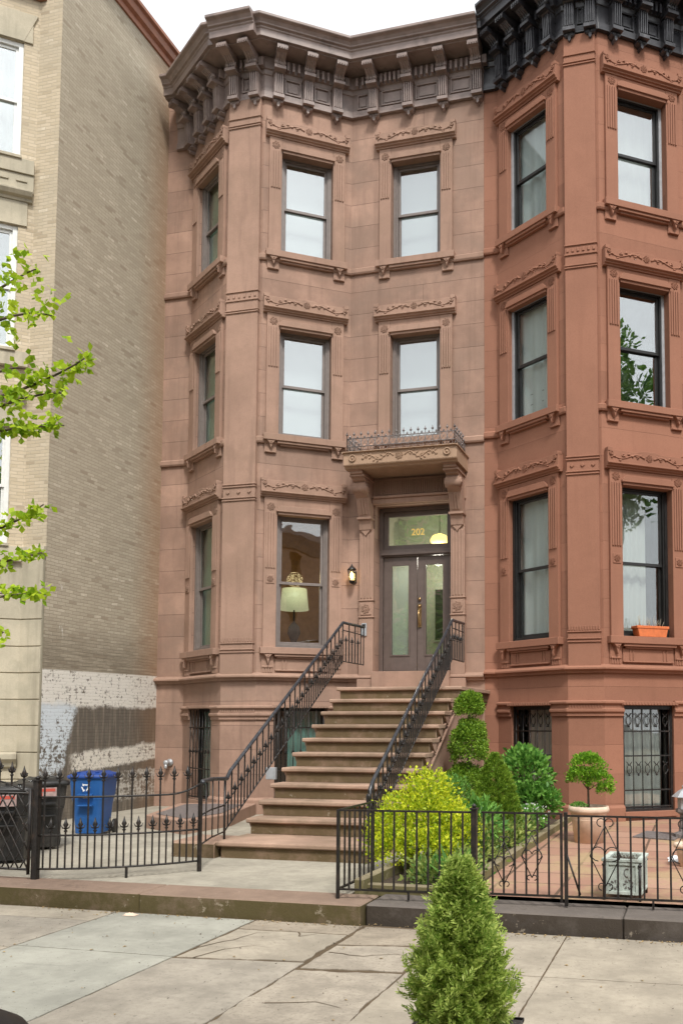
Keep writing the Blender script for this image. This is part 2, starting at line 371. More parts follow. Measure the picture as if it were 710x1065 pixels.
def scroll(mb, F, sc, zc, hw, o, amp=.038, r=.010, mi=0):
    rosette(mb, F, sc, zc + .012, o, .066, mi)
    for sg in (-1, 1):
        x0 = .085; L = hw - .14
        pts = []; rr = []
        for i in range(25):
            u = i / 24; pts.append(F(sc + sg * (x0 + L * u), o + .004, zc + math.sin(u * 2.1 * math.pi) * amp * (1 - .25 * u))); rr.append(r * (1.25 - .7 * u))
        mb.tube(pts, rr, 5, mi)
        for (u0, rad, dz, st) in ((.22, .03, -.005, .5), (.62, .034, .012, -.5), (.97, .026, .012, 1.2)):
            cs = sc + sg * (x0 + L * u0); q = []
            for i in range(11):
                a = st + i * .52; rr_ = rad * (1 - i * .07); q.append(F(cs + sg * math.cos(a) * rr_, o + .003, zc + dz + math.sin(a) * rr_))
            mb.tube(q, r * .75, 5, mi)
        for u0, dz, ln in ((.06, .03, .05), (.14, -.03, .07), (.30, -.028, .08), (.42, .03, .07), (.55, .03, .08), (.68, -.03, .06), (.84, .025, .07), (.93, -.025, .05)):
            cs = sc + sg * (x0 + L * u0); zz = zc + math.sin(u0 * 2.1 * math.pi) * amp
            mb.tube([F(cs, o + .002, zz), F(cs + sg * ln * .5, o + .008, zz + dz), F(cs + sg * ln, o + .001, zz + dz * .55)], [.004, r * 1.5, .002], 5, mi)

# ---------------------------------------------------------------- window builder
def wall_face(mb, F, s0, s1, z0, z1, holes=(), depth=.26, mi=0):
    S = sorted({s0, s1, *[h[0] for h in holes], *[h[1] for h in holes]}); Z = sorted({z0, z1, *[h[2] for h in holes], *[h[3] for h in holes]})
    for a, b in zip(S, S[1:]):
        for c, d in zip(Z, Z[1:]):
            if any(h[0] <= a + 1e-6 and b <= h[1] + 1e-6 and h[2] <= c + 1e-6 and d <= h[3] + 1e-6 for h in holes): continue
            mb.add([F(a, 0, c), F(b, 0, c), F(b, 0, d), F(a, 0, d)], [(0, 1, 2, 3)], mi)
    for a, b, c, d in holes:
        e = -depth; mb.add([F(a, 0, c), F(b, 0, c), F(b, 0, d), F(a, 0, d), F(a, e, c), F(b, e, c), F(b, e, d), F(a, e, d)],
               [(0, 4, 5, 1), (1, 5, 6, 2), (2, 6, 7, 3), (3, 7, 4, 0)], mi)
def ring(mb, F, s0, s1, z0, z1, w, o0, o1, mi=0, wb=None):
    wb = wb or w
    mb.fb(F, s0, s0 + w, o0, o1, z0, z1, mi); mb.fb(F, s1 - w, s1, o0, o1, z0, z1, mi)
    mb.fb(F, s0 + w, s1 - w, o0, o1, z1 - w, z1, mi); mb.fb(F, s0 + w, s1 - w, o0, o1, z0, z0 + wb, mi)
def drape(F, s0, s1, z0, z1, o, mat, parent, name='curtain', folds=0, amp=.02):
    mb = MB(); n = max(2, folds * 8); col = []
    for i in range(n + 1):
        u = i / n; a = amp * math.sin(u * folds * 2 * math.pi + .7 * math.sin(u * 9)) if folds else 0
        col.append((s0 + (s1 - s0) * u, o + a))
    vs = [F(a, b, z) for z in (z0, z1) for a, b in col]; k = n + 1
    mb.add(vs, [(i, i + 1, k + i + 1, k + i) for i in range(n)], 0, True)
    return mb.build(name, mat, parent)
def sash_window(house, F, sc, z0, z1, w, st, trim, frame_m, outer_m, glass_m, inner, style, level, hoodz):
    """one window as a part of the house; frame, sashes, panes, surround, hood, sill are its sub-parts"""
    a, b = sc - w / 2, sc + w / 2; e = -.045 if glass_m is M['glass_thin'] else -.10
    mb = MB(); ring(mb, F, a + .002, b - .002, z0 + .002, z1 - .002, .05, e - .10, e + .01, 0, .04)
    win = mb.build('window', outer_m, house)
    fm = MB(); ring(fm, F, a + .052, b - .052, z0 + .042, z1 - .052, .028, e - .09, e - .01)
    fm.build('frame', frame_m, win, .003)
    mz = z0 + (z1 - z0) * .485
    for (c, d, oo) in ((mz - .02, z1 - .08, e - .045), (z0 + .07, mz + .03, e - .085)):
        sm = MB(); ring(sm, F, a + .08, b - .08, c, d, .042, oo - .03, oo, 0, .05); sm.build('sash', frame_m, win, .003)
        pm = MB(); pm.fb(F, a + .12, b - .12, oo - .018, oo - .013, c + .045, d - .04); pm.build('pane', glass_m, win)
    if inner == 'room':
        rm = MB(); d0, d1 = -.5, -3.0; s0, s1 = a - .9, b + .9; q0, q1 = z0 - .5, z1 + .5
        v = [F(s0, d0, q0), F(s1, d0, q0), F(s1, d0, q1), F(s0, d0, q1), F(s0, d1, q0), F(s1, d1, q0), F(s1, d1, q1), F(s0, d1, q1)]
        rm.add(v, [(4, 5, 6, 7), (0, 1, 5, 4), (3, 2, 6, 7), (0, 4, 7, 3), (1, 2, 6, 5)]); rm.build('room', M['ochre'], win)
    else:
        for (m_, f_, s_a, s_b, zt, nm, of) in inner:
            drape(F, a + (b - a) * s_a - (.15 if s_a == 0 else 0), b - (b - a) * (1 - s_b) + (.15 if s_b == 1 else 0), z0 - .1, z0 + (z1 - z0) * zt + .1, of, M[m_], win, nm, f_)
    sw = .225; s0, s1 = a - sw, b + sw; hb = hoodz[0]; ht = hoodz[1] + .035
    # surround: fluted strips, rosettes, head with clipped corners
    su = MB(); pr = .055
    for x0, x1 in ((s0, a), (b, s1)):
        su.fb(F, x0, x1, .001, pr, z0 - .0, hb)
        zf0, zf1 = (z0 + (z1 - z0) * (.62 if level > 1 else .58)), z1 - .02
        for k in range(4):
            c = x0 + .045 + k * (x1 - x0 - .09) / 3; su.fb(F, c - .014, c + .014, pr, pr + .02, zf0, zf1)
        rosette(su, F, (x0 + x1) / 2, z1 + .085, pr, .075)
        if level == 1:
            zc = z0 + (z1 - z0) * .50; su.fb(F, x0 + .04, x1 - .04, pr, pr + .012, zc - .08, zc + .08); rosette(su, F, (x0 + x1) / 2, zc, pr + .012, .06)
    su.fb(F, a, b, .001, pr - .004, z1, hb)
    c_ = .07; hd = [(a - .02, z1 + .03), (a - .02 + c_, z1 + .10), (b + .02 - c_, z1 + .10), (b + .02, z1 + .03), (b + .02, z1 - .005), (a - .02, z1 - .005)]
    su.prism(lambda u, v, o: F(u, o, v), hd, pr - .02, pr + .05); su.prism(lambda u, v, o: F(u, o, v), [(p[0] + (.03 if p[0] < sc else -.03), p[1] - .022) for p in hd[:4]] + [(b - .01, z1 - .05), (a + .01, z1 - .05)], -.09, pr + .02)
    su.build('surround', trim, win, .004)
    # hood
    h = MB(); x0, x1 = s0 - .07, s1 + .07
    f2 = lambda o, v, s_: F(s_, o, v)
    pf = [(.0, hb), (.075, hb), (.075, hb + .025), (.11, hb + .032), (.11, hb + .05), (.15, hb + .065), (.15, hb + .09), (.118, hb + .095), (.118, ht), (0, ht)]
    h.prism(f2, pf, x0, x1)
    for x in (x0, x1 - .09): h.fb(F, x, x + .09, .02, .128, ht - .02, ht + .04)
    h.prism(lambda u, v, o: F(u, o, v), [(sc - .24, ht - .01), (sc - .12, ht + .03), (sc + .12, ht + .03), (sc + .24, ht - .01)], .02, .118)
    scroll(h, F, sc, (hb + .10 + ht) / 2, (x1 - x0) / 2, .118, .045, .013)
    for x in (x0 + .06, x1 - .06): disc(h, F, x, ht - .055, .128, .035)
    h.build('hood', trim, win, .003)
    # sill with little brackets
    q = MB(); zt = z0; x0, x1 = s0 - .045, s1 + .045
    q.fb(F, x0, x1, -.16, .12, zt - .115, zt)
    q.fb(F, a - .02, b + .02, -.02, .095, zt - .16, zt - .115); q.fb(F, a + .03, b - .03, 0, .06, zt - .19, zt - .16)
    bh = .15 if level > 1 else .18
    for c in (s0 + sw / 2 - .02, s1 - sw / 2 + .02):
        q.fb(F, c - .105, c + .105, .0, .03, zt - .115 - bh - .06, zt - .115); q.fb(F, c - .09, c + .09, .03, .05, zt - .115 - bh - .06, zt - .115 - bh - .03)
        q.prism(lambda u, v, o: F(u, o, v), [(c - .08, zt - .115), (c + .08, zt - .115), (c + .03, zt - .17), (c, zt - .115 - bh), (c - .03, zt - .17)], .02, .105)
        disc(q, F, c, zt - .165, .105, .025)
    if level == 1:
        zb = zt - .46
        for c in (s0 + sw / 2 - .02, s1 - sw / 2 + .02):
            q.fb(F, c - .10, c + .10, 0, .025, zb, zt - .3)
            for k in range(4): q.fb(F, c - .08 + k * .045, c - .055 + k * .045, .025, .04, zb + .02, zt - .32)
        q.fb(F, a, b, 0, .02, zb + .05, zt - .19); q.fb(F, a, b, .02, .045, zb + .05, zb + .075)
        for c in (a + .16, b - .16):
            for k in (-1, 1): q.fb(F, c + k * .03 - .01, c + k * .03 + .01, .02, .035, zb + .08, zt - .2)
    q.build('sill', trim, win, .005)
    return win

# ---------------------------------------------------------------- bracketed cornice
def bracket(mb, F, s, zb, zt, w=.168, dep=.52):
    f2 = lambda o, v, s_: F(s_, o, v)
    H = zt - zb; Z = lambda k: zb + H * k
    pf = [(0, Z(.10)), (.13, Z(.10)), (.15, Z(.14)), (.16, Z(.61)), (.20, Z(.63)), (.27, Z(.67)), (.285, Z(.72)), (.26, Z(.76)), (.31, Z(.82)), (.40, Z(.86)), (dep - .06, Z(.885)), (dep, Z(.90)), (dep, zt), (0, zt)]
    mb.prism(f2, pf, s - w / 2, s + w / 2)
    for k in range(4):
        c = s - w / 2 + .028 + k * (w - .056) / 3
        mb.hexa([F(c + a, o, z) for z, (oA, oB) in ((Z(.20), (.12, .185)), (Z(.60), (.13, .205))) for a, o in ((-.010, oA), (.010, oA), (.010, oB), (-.010, oB))])
    mb.fb(F, s - w / 2 - .016, s + w / 2 + .016, .0, .20, Z(.10), Z(.17))
    mb.fb(F, s - w / 2 - .018, s + w / 2 + .018, .0, .305, Z(.64), Z(.705))
    mb.fb(F, s - w / 2 - .012, s + w / 2 + .012, dep - .12, dep + .02, Z(.88), Z(.965))
    for k in range(4): mb.fb(F, s - w / 2 + .018 + k * .045, s - w / 2 + .04 + k * .045, dep + .02, dep + .034, Z(.895), Z(.95))
    for k in range(3): c = s - w / 2 + .04 + k * (w - .08) / 2; mb.tube([F(c, .295, Z(.72)), F(c, .28, Z(.77)), F(c, .33, Z(.83)), F(c, .42, Z(.87))], .011, 5)
    mb.tube([F(s - w / 2 - .014, .245, Z(.79)), F(s + w / 2 + .014, .245, Z(.79))], .045, 10, sm=True)
    mb.prism(lambda u, v, o: F(u, o, v), [(s - .085, Z(.10)), (s + .085, Z(.10)), (s + .09, zb + .055), (s + .055, zb + .025), (s + .022, zb + .015), (s + .026, zb - .02), (s, zb - .05), (s - .026, zb - .02), (s - .022, zb + .015), (s - .055, zb + .025), (s - .09, zb + .055)], .0, .12)
    disc(mb, F, s - .038, zb + .055, .12, .026); disc(mb, F, s + .038, zb + .055, .12, .026)
def cornice(house, mat, faces, path, front, br, zb, zt):
    """zb frieze bottom, zt top of crown"""
    zs = zt - .32
    c = MB(); P1 = .60
    crown = [(0, zs - .02), (P1 - .12, zs - .02), (P1 - .12, zs + .0), (P1 - .06, zs + .0), (P1 - .06, zs + .125), (P1 - .04, zs + .14), (P1 - .04, zs + .165), (P1 + .0, zs + .18), (P1 + .005, zs + .20), (P1 + .04, zs + .245), (P1 + .09, zs + .265), (P1 + .10, zs + .275), (P1 + .10, zt), (P1 + .03, zt + .012), (0, zt + .02)]
    c.sweep(path, crown)
    (fx0, fx1, fy) = front; dlt = .13
    c.sweep([(fx0, fy), (fx1, fy)], [(.2, zs - .024)] + [(o + dlt, z + .004) for o, z in crown[2:-1]] + [(.2, zt + .024)])
    cn = c.build('cornice', mat, house, .004)
    f = MB(); f.sweep(path, [(0, zb), (.075, zb), (.075, zb + .035), (.055, zb + .05), (.055, zb + .13), (.03, zb + .14), (.03, zb + .44), (.05, zb + .45), (.07, zb + .52), (.10, zb + .53), (.10, zs - .021), (0, zs - .021)])
    for F, ss in zip(faces, br):
        if F is None: continue
        lo, hi = ss[0], ss[-1]
        for a, b in zip(ss, ss[1:]):
            w0, w1 = a + .12, b - .12
            if w1 - w0 > .1:
                ring(f, F, w0, w1, zb + .15, zb + .44, .026, .03, .062)
                f.fb(F, w0 + .06, w1 - .06, .03, .045, zb + .21, zb + .38)
            nd = max(2, int((w1 - w0) / .085)); st = (w1 - w0) / nd
            for k in range(nd): f.fb(F, w0 + st * k + .015, w0 + st * k + .06, .09, .19, zb + .52, zb + .68)
    f.build('frieze', mat, cn, .003)
    for F, ss, dd in zip(faces, br, (0, 0, .13, 0, 0)):
        for s_ in ss[1:-1] if True else []:
            b = MB(); bracket(b, F, s_, zb - .11, zs - .024 - (.012 if dd else 0), dep=.50 + dd * .8); b.build('bracket', mat, cn, .002)
    return cn

def row_house(root, X, ys, wallm, trim, cornm, zo, front_pil):
    """X: party-left, bay corners LI LF RF RI, party-right; returns faces"""
    XA, LI, LF, RF, RI, XB = X; F0, F1 = ys
    A = Fr((XA, F0), (LI, F0)); L = Fr((LI, F0), (LF, F1)); C = Fr((LF, F1), (RF, F1)); Rr = Fr((RF, F1), (RI, F0)); W = Fr((RI, F0), (XB, F0))
    path = [(XA, F0), (LI, F0), (LF, F1), (RF, F1), (RI, F0), (XB, F0)]
    return A, L, C, Rr, W, path

def bands(pil, C, zo):
    w = C.L; a, b = .015, w - .045; o = .075
    pil.fb(C, a, b, .0, o, 2.55 + zo, 13.0 + zo)
    def line(z, h=.022, p=.02): pil.fb(C, a - .012, b + .012, .01, o + p, z + zo, z + h + zo)
    for z in (5.62, 5.665, 5.86, 5.905, 9.02, 9.06, 12.47, 12.515, 12.64, 9.24, 9.40): line(z)
    for z0_, z1_, n, r in ((5.70, 5.85, 3, .035),): 
        for k in range(n): c = a + (b - a) * (k + .5) / n; pil.prism(lambda u, v, o_: C(u, o_, v), [(c - r, zz_ := (z0_ + z1_) / 2 + zo), (c, zz_ + r), (c + r, zz_), (c, zz_ - r)], o, o + .02)
    for k in range(6): c = a + (b - a) * (k + .5) / 6; pil.fb(C, c - .02, c + .02, o, o + .015, 9.30 + zo, 9.36 + zo)
    for z in (2.94, 2.99, 3.10): line(z, .02)
    for k in range(12):
        c = a + (b - a) * (k + .5) / 12; pil.fb(C, c - .012, c + .012, o, o + .014, 3.13 + zo, 3.20 + zo)
# ================================================================ BROWN HOUSE
F0, F1 = 15.2, 14.25
XB = (-9.93, -9.35, -8.04, -7.36, -6.05, -3.52)
LBL = 'brownstone row house with bracketed taupe cornice, angled bay and double front door up the stoop'
brown = thing('brown_house', LBL, 'house', (-6.7, 15.2, 0))
A, L, C, Rr, W, path = row_house(brown, XB, (F0, F1), None, None, None, 0, None)
w_ = .94; scL, scR, scW = .80, .785, 6.05 - 4.79
lv = [(3.04, 5.44, (5.70, 5.95), 1), (6.82, 8.80, (9.03, 9.27), 2), (10.17, 12.07, (12.30, 12.54), 3)]
def holes(sc, lo=True): return [(sc - w_ / 2, sc + w_ / 2, z0, z1) for z0, z1, _, _ in lv[0 if lo else 1:]]
bas = (.34, 1.98)
wl = MB()
wall_face(wl, A, 0, A.L, 0, 14)
wall_face(wl, L, 0, L.L, 0, 14, holes(scL) + [(scL - .45, scL + .45, *bas)])
wall_face(wl, C, 0, C.L, 0, 14)
wall_face(wl, Rr, 0, Rr.L, 0, 14, holes(scR) + [(scR - .45, scR + .45, *bas)])
DX0, DX1 = -5.54, -4.11
wall_face(wl, W, 0, W.L, 0, 14, holes(scW, False) + [(6.05 + DX0, 6.05 + DX1, 2.3, 5.64)], .34)
wl.build('wall', M['brown'], brown)
bp = MB()
bands(bp, C, 0)
bp.build('pilaster', M['brown_plain'], brown, .004)
def mouldings(root, path, trim, zo, bandpath=None, gaps=None):
    m = MB(); m.sweep(path, [(0, 2.46 + zo), (.05, 2.46 + zo), (.06, 2.50 + zo), (.115, 2.515 + zo), (.115, 2.545 + zo), (.07, 2.575 + zo), (0, 2.60 + zo)]); m.build('water_table', trim, root, .003)
    for z in (6.655 + zo, 9.99 + zo):
        m = MB(); m.sweep(path, [(0, z), (.04, z), (.055, z + .03), (.055, z + .10), (.02, z + .125), (0, z + .13)]); m.build('belt_course', trim, root, .003)
mouldings(brown, path, M['brown_plain'], 0)
def base_trim(root, L, C, Rr, sl, sr, trim, zo):
    m = MB(); pf = [(0, 1.78), (.03, 1.78), (.03, 1.83), (.06, 1.85), (.06, 1.89), (.035, 1.90), (.035, 1.96), (.075, 1.98), (.075, 2.01), (.03, 2.03), (0, 2.03)]
    a = sl + .47; b = sr - .47
    m.sweep([tuple(L(0.02, 0, 0)[:2]), tuple(L(sl - .47, 0, 0)[:2])], [(o, z + zo) for o, z in pf])
    m.build('basement_moulding', trim, root, .003); m = MB()
    m.sweep([tuple(L(a, 0, 0)[:2]), tuple(C(0, 0, 0)[:2]), tuple(C(C.L, 0, 0)[:2]), tuple(Rr(b, 0, 0)[:2])], [(o, z + zo) for o, z in pf])
    m.build('basement_moulding', trim, root, .003); m = MB()
    m.sweep([tuple(Rr(sr + .47, 0, 0)[:2]), tuple(Rr(Rr.L - .02, 0, 0)[:2])], [(o, z + zo) for o, z in pf])
    m.build('basement_moulding', trim, root, .003); m = MB(); n = int(C.L / .045)
    for k in range(n): m.fb(C, .02 + k * .045, .042 + k * .045, .035, .05, 1.905 + zo, 1.955 + zo)
    m.build('dentil_band', trim, root); m = MB()
    m.sweep([tuple(L(a, 0, 0)[:2]), tuple(C(0, 0, 0)[:2]), tuple(C(C.L, 0, 0)[:2]), tuple(Rr(b, 0, 0)[:2])], [(0, .1), (.05, .1), (.05, .40), (.02, .44), (0, .44)])
    m.build('plinth', trim, root, .003)
base_trim(brown, L, C, Rr, scL, scR, M['brown_plain'], 0)
white_in = [('blind', 0, 0, 1, 1, 'blind', -.42)]
green_in = [('green_curtain', 0, 0, 1, 1, 'blind', -.20)]
for i, (z0, z1, hz, lev) in enumerate(lv):
    tl = tag(sash_window(brown, L, scL, z0, z1, w_, None, M['brown_plain'], M['win_taupe'], M['win_taupe'], M['glass_thin'], green_in, 0, lev, hz))
    sash_window(brown, Rr, scR, z0, z1, w_, None, M['brown_plain'], M['win_taupe'], M['win_taupe'], M['glass'] if lev > 1 else M['glass_low'], white_in if lev > 1 else 'room', 0, lev, hz)
    if lev > 1: sash_window(brown, W, scW, z0, z1, w_, None, M['brown_plain'], M['win_taupe'], M['win_taupe'], M['glass'], white_in, 0, lev, hz)
cornice(brown, M['corn_brown'], (None, L, C, Rr, W), [(-9.72, F0)] + path[1:], (-8.12, -7.26, F1),
        ((), (-.2, .03, .46, .90, 1.33, 1.6), (0, .13, .54, .68), (0, .22, .76, 1.30, 1.6), (.0, .47, 1.14, 1.80, 2.44, 2.6)), 13.0, 14.10)
mb = MB(); mb.add([(-9.9, 15.3, 13.96), (-3.55, 15.3, 13.96), (-3.55, 24, 13.9), (-9.9, 24, 13.9)], [(0, 1, 2, 3)]); mb.add([(x, y, 13.95) for x, y in path[1:5]], [(0, 1, 2, 3)])
mb.add([(-9.9, 24, 0), (-3.55, 24, 0), (-3.55, 24, 13.9), (-9.9, 24, 13.9)], [(0, 1, 2, 3)]); mb.add([(-9.9, 15.2, 0), (-9.9, 24, 0), (-9.9, 24, 13.9), (-9.9, 15.2, 13.95)], [(0, 1, 2, 3)])
mb.build('roof_light_block', M['dark_room'], brown)  # unseen roof and rear walls, added to keep sky light out of the interior
# basement windows with bars
def barred(root, F, sc, z0, z1, hw, bar_m, ornate, curtain, cov=(0, 1), recess=.16):
    mb = MB(); ring(mb, F, sc - hw, sc + hw, z0, z1, .05, -recess - .06, -recess); win = mb.build('basement_window', M['black_paint'], root)
    p = MB(); p.fb(F, sc - hw + .05, sc + hw - .05, -recess - .045, -recess - .04, z0 + .05, z1 - .05); p.build('pane', M['glass_low'], win)
    drape(F, sc - hw + (2 * hw) * cov[0], sc - hw + 2 * hw * cov[1], z0, z1, -.27, M[curtain], win, 'curtain', 5, .02)
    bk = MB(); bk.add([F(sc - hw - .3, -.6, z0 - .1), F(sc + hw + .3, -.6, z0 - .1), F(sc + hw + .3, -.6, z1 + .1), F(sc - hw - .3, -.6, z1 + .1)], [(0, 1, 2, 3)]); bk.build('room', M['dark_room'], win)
    g = MB(); oo = .02 if not ornate else -.06; r = .009
    n = 6 if ornate else 7
    for k in range(n):
        s_ = sc - hw + .05 + k * (2 * hw - .1) / (n - 1); g.tube([F(s_, oo, z0 + .03), F(s_, oo, z1 - (.04 if ornate else .02))], r, 5)
        if not ornate: g.lathe(F(s_, oo, z0 + (z1 - z0) * .5), [(.001, 0), (.03, .04), (.012, .09), (.001, .16)], 5)
    for z in ((z0 + .06, z0 + .32, z0 + .86, z1 - .06, z1 - .42) if ornate else (z0 + .04, z0 + .55, z1 - .35)):
        g.fb(F, sc - hw + .01, sc + hw - .01, oo - .012, oo + .012, z, z + .02)
    if ornate:
        ring(g, F, sc - hw, sc + hw, z0, z1, .04, oo - .03, oo + .02)
        for k in range(n - 1):
            c = sc - hw + .05 + (k + .5) * (2 * hw - .1) / (n - 1)
            for zc in (z1 - .24, z0 + .66):
                q = [F(c + .045 * math.cos(t_), oo + .01, zc + .07 * math.sin(t_)) for t_ in [j * math.pi / 5 for j in range(11)]]; g.tube(q, .007, 4)
                g.tube([F(c, oo + .01, zc + .06), F(c - .05, oo + .01, zc + .12)], .007, 4); g.tube([F(c, oo + .01, zc + .06), F(c + .05, oo + .01, zc + .12)], .007, 4)
                g.lathe(F(c, oo + .01, zc - .11), [(.001, 0), (.022, .02), (.001, .045)], 6)
    g.build('grille', bar_m, win)
    t = MB(); t.fb(F, sc - hw - .05, sc + hw + .05, -.02, .07, z1 + .004, z1 + .06)
    for k in range(18): s_ = sc - hw - .04 + k * (2 * hw + .08) / 18; t.fb(F, s_, s_ + .025, .07, .08, z1 + .01, z1 + .05)
    q = MB(); q.fb(F, sc - hw - .02, sc + hw + .02, -.22, .05, z0 - .09, z0 - .002); q.build('sill', M['brown_plain'] if root.name == 'brown_house' else M['red_plain'], win, .004)
    return win, t
wn, t = barred(brown, L, scL, *bas, .45, M['iron'], False, 'teal_curtain', (-.1, .55)); t.build('window_head', M['brown_plain'], wn, .003)
wn, t = barred(brown, Rr, scR, *bas, .45, M['iron'], False, 'teal_curtain', (.3, 1)); t.build('window_head', M['brown_plain'], wn, .003)

# entrance: fluted pilasters, door case, consoles, balcony
ent = MB(); WX = lambda x: x + 6.05
for x0, x1 in ((-5.81, DX0), (DX1, -3.855)):
    ent.fb(W, WX(x0), WX(x1), 0, .09, 2.28, 5.2); ent.fb(W, WX(x0) - .02, WX(x1) + .02, 0, .12, 2.28, 2.50)
    for k in range(4): c = WX(x0) + .045 + k * (x1 - x0 - .09) / 3; ent.fb(W, c - .014, c + .014, .09, .104, 3.95, 5.10)
    ent.fb(W, WX(x0) - .012, WX(x1) + .012, .01, .11, 3.90, 3.92); ent.fb(W, WX(x0) - .012, WX(x1) + .012, .01, .11, 3.60, 3.62)
    ent.fb(W, WX(x0) + .03, WX(x1) - .03, .09, .105, 3.65, 3.87); rosette(ent, W, WX((x0 + x1) / 2), 3.76, .105, .09)
ent.fb(W, WX(-5.81), WX(-3.855), 0, .05, 5.66, 6.10)
ent.fb(W, WX(DX0) - .02, WX(DX1) + .02, 0, .10, 5.645, 5.74); ent.fb(W, WX(DX0), WX(DX1), 0, .14, 5.74, 5.78)
for k in range(40): c = WX(DX0) + .01 + k * .0355; ent.fb(W, c, c + .018, .05, .075, 5.80, 6.06)
ent.fb(W, WX(DX0) + .002, WX(DX1) - .002, -.33, .18, 2.28, 2.63)
case = ent.build('door_surround', M['brown_plain'], brown, .004)
D = lambda s, o, z: W(WX(s), o, z); D.t, D.n = W.t, W.n
f = MB(); e = -.24
ring(f, D, DX0, DX1, 2.632, 5.638, .07, e - .10, e + .02, 0, .02)
f.fb(D, DX0 + .07, DX1 - .07, e - .10, e + .03, 4.74, 4.86); f.fb(D, DX0 + .05, DX1 - .05, e - .02, e + .06, 4.76, 4.80)
ring(f, D, DX0 + .07, DX1 - .07, 4.86, 5.568, .09, e - .08, e - .02)
df = f.build('door_frame', M['taupe'], brown, .004)
g = MB(); g.fb(D, DX0 + .16, DX1 - .16, e - .06, e - .055, 4.95, 5.48); g.build('transom_pane', M['glass_clear'], df)
mid = (DX0 + DX1) / 2
for k, (x0, x1) in enumerate(((DX0 + .075, mid - .004), (mid + .004, DX1 - .075))):
    d = MB(); ring(d, D, x0, x1, 2.66, 4.735, .155, e - .07, e - .02, 0, .28); ring(d, D, x0 + .13, x1 - .13, 2.92, 4.60, .03, e - .035, e - .008)
    dr = d.build('door', M['taupe'], brown, .003)
    g = MB(); g.fb(D, x0 + .155, x1 - .155, e - .052, e - .046, 2.94, 4.58); g.build('door_glass', M['glass_clear'], dr)
    if k == 0: drape(D, x0 + .14, x1 - .14, 2.93, 4.59, e - .075, M['frost'], dr, 'frosted_panel')
    else:
        h = MB(); c = D(x0 + .045, e + .0, 3.62)
        h.fb(D, x0 + .015, x0 + .075, e - .02, e + .0, 3.44, 3.86); h.tube([D(x0 + .045, e, 3.76), D(x0 + .045, e + .06, 3.74), D(x0 + .045, e + .07, 3.6), D(x0 + .045, e + .05, 3.5), D(x0 + .045, e, 3.47)], .012, 6)
        h.lathe(D(x0 + .045, e, 3.82), [(.03, 0), (.03, .015), (.015, .03), (.001, .035)], 10, (D.t, Vector((0, 0, 1)), D.n)); h.lathe(D(x0 + .045, e, 3.95), [(.028, 0), (.028, .012), (.001, .02)], 10, (D.t, Vector((0, 0, 1)), D.n))
        h.build('handle', M['brass'], dr)
# vestibule behind the doors
v = MB(); b0 = [D(DX0 - .2, -.36, 2.3), D(DX1 + .2, -.36, 2.3), D(DX1 + .2, -.36, 5.9), D(DX0 - .2, -.36, 5.9), D(DX0 - .2, -1.9, 2.3), D(DX1 + .2, -1.9, 2.3), D(DX1 + .2, -1.9, 5.9), D(DX0 - .2, -1.9, 5.9)]
v.add(b0, [(4, 5, 6, 7), (0, 1, 5, 4), (3, 2, 6, 7), (0, 4, 7, 3), (1, 2, 6, 5)]); ves = v.build('vestibule', M['inner_door'], brown)
v = MB(); v.fb(D, mid - .42, mid + .42, -1.88, -1.84, 2.4, 4.6); v.fb(D, mid - .12, mid + .30, -1.84, -1.83, 3.35, 4.35, 1); ring(v, D, mid - .15, mid + .33, 3.32, 4.38, .03, -1.84, -1.81); v.lathe(D(mid - .33, -1.84, 3.4), [(.03, 0), (.03, .06)], 8, (D.t, Vector((0, 0, 1)), D.n), 1)
v.build('inner_door', [M['inner_door'], M['dark_room']], ves)
# gilt house number on the transom glass, with a faint glow of its own
tc = bpy.data.curves.new('house_number', 'FONT'); tc.body = '202'; tc.size = .17; tc.extrude = .002; tc.align_x = 'CENTER'
to = bpy.data.objects.new('tmp', tc); COL.objects.link(to); bpy.context.view_layer.update()
me = bpy.data.meshes.new_from_object(to); bpy.data.objects.remove(to)
me.transform(Matrix.Translation(Vector((mid + .0, F0 - e + .045, 5.13)) - Vector(brown['O_'])) @ Matrix.Rotation(math.pi / 2, 4, 'X')); me.materials.append(M['gold_glow_print'])
link('house_number', me, df, brown['O_'])
# balcony
bx0, bx1, bp_, bz0, bz1 = -5.86, -3.82, .78, 6.17, 6.42
b = MB(); pf = [(0, bz0 - .03), (bp_ - .10, bz0 - .03), (bp_ - .07, bz0), (bp_ - .03, bz0 + .01), (bp_ - .02, bz0 + .03), (bp_ - .02, bz1 - .02), (bp_ + .02, bz1 - .015), (bp_ + .02, bz1), (0, bz1)]
b.prism(lambda o, z, s_: D(s_, o, z), pf, bx0, bx1)
b.fb(D, bx0 - .022, bx0, 0, bp_ + .02, bz1 - .03, bz1); b.fb(D, bx1, bx1 + .022, 0, bp_ + .02, bz1 - .03, bz1)
bc = (bx0 + bx1) / 2; o_ = bp_ - .02
rosette(b, D, bc, (bz0 + bz1) / 2 + .01, o_, .075)
for x in (bx0 + .17, bx1 - .17): disc(b, D, x, (bz0 + bz1) / 2 + .01, o_, .065, .02)
for sg in (-1, 1):
    scroll_pts = []
    for i in range(30):
        u = i / 29; scroll_pts.append(D(bc + sg * (.1 + .58 * u), o_ + .004, (bz0 + bz1) / 2 + .01 + .055 * math.sin(u * 3.2 * math.pi) * (1 - .4 * u)))
    b.tube(scroll_pts, .011, 5)
    for u in (.12, .22, .33, .45, .56, .68, .8, .9):
        c = bc + sg * (.1 + .58 * u); zz = (bz0 + bz1) / 2 + .01 + .055 * math.sin(u * 3.2 * math.pi) * (1 - .4 * u)
        for q in (-1, 1): b.tube([D(c, o_ + .004, zz), D(c + sg * .03, o_ + .008, zz + q * .04), D(c + sg * .055, o_ + .002, zz + q * .05)], [.004, .011, .003], 5)
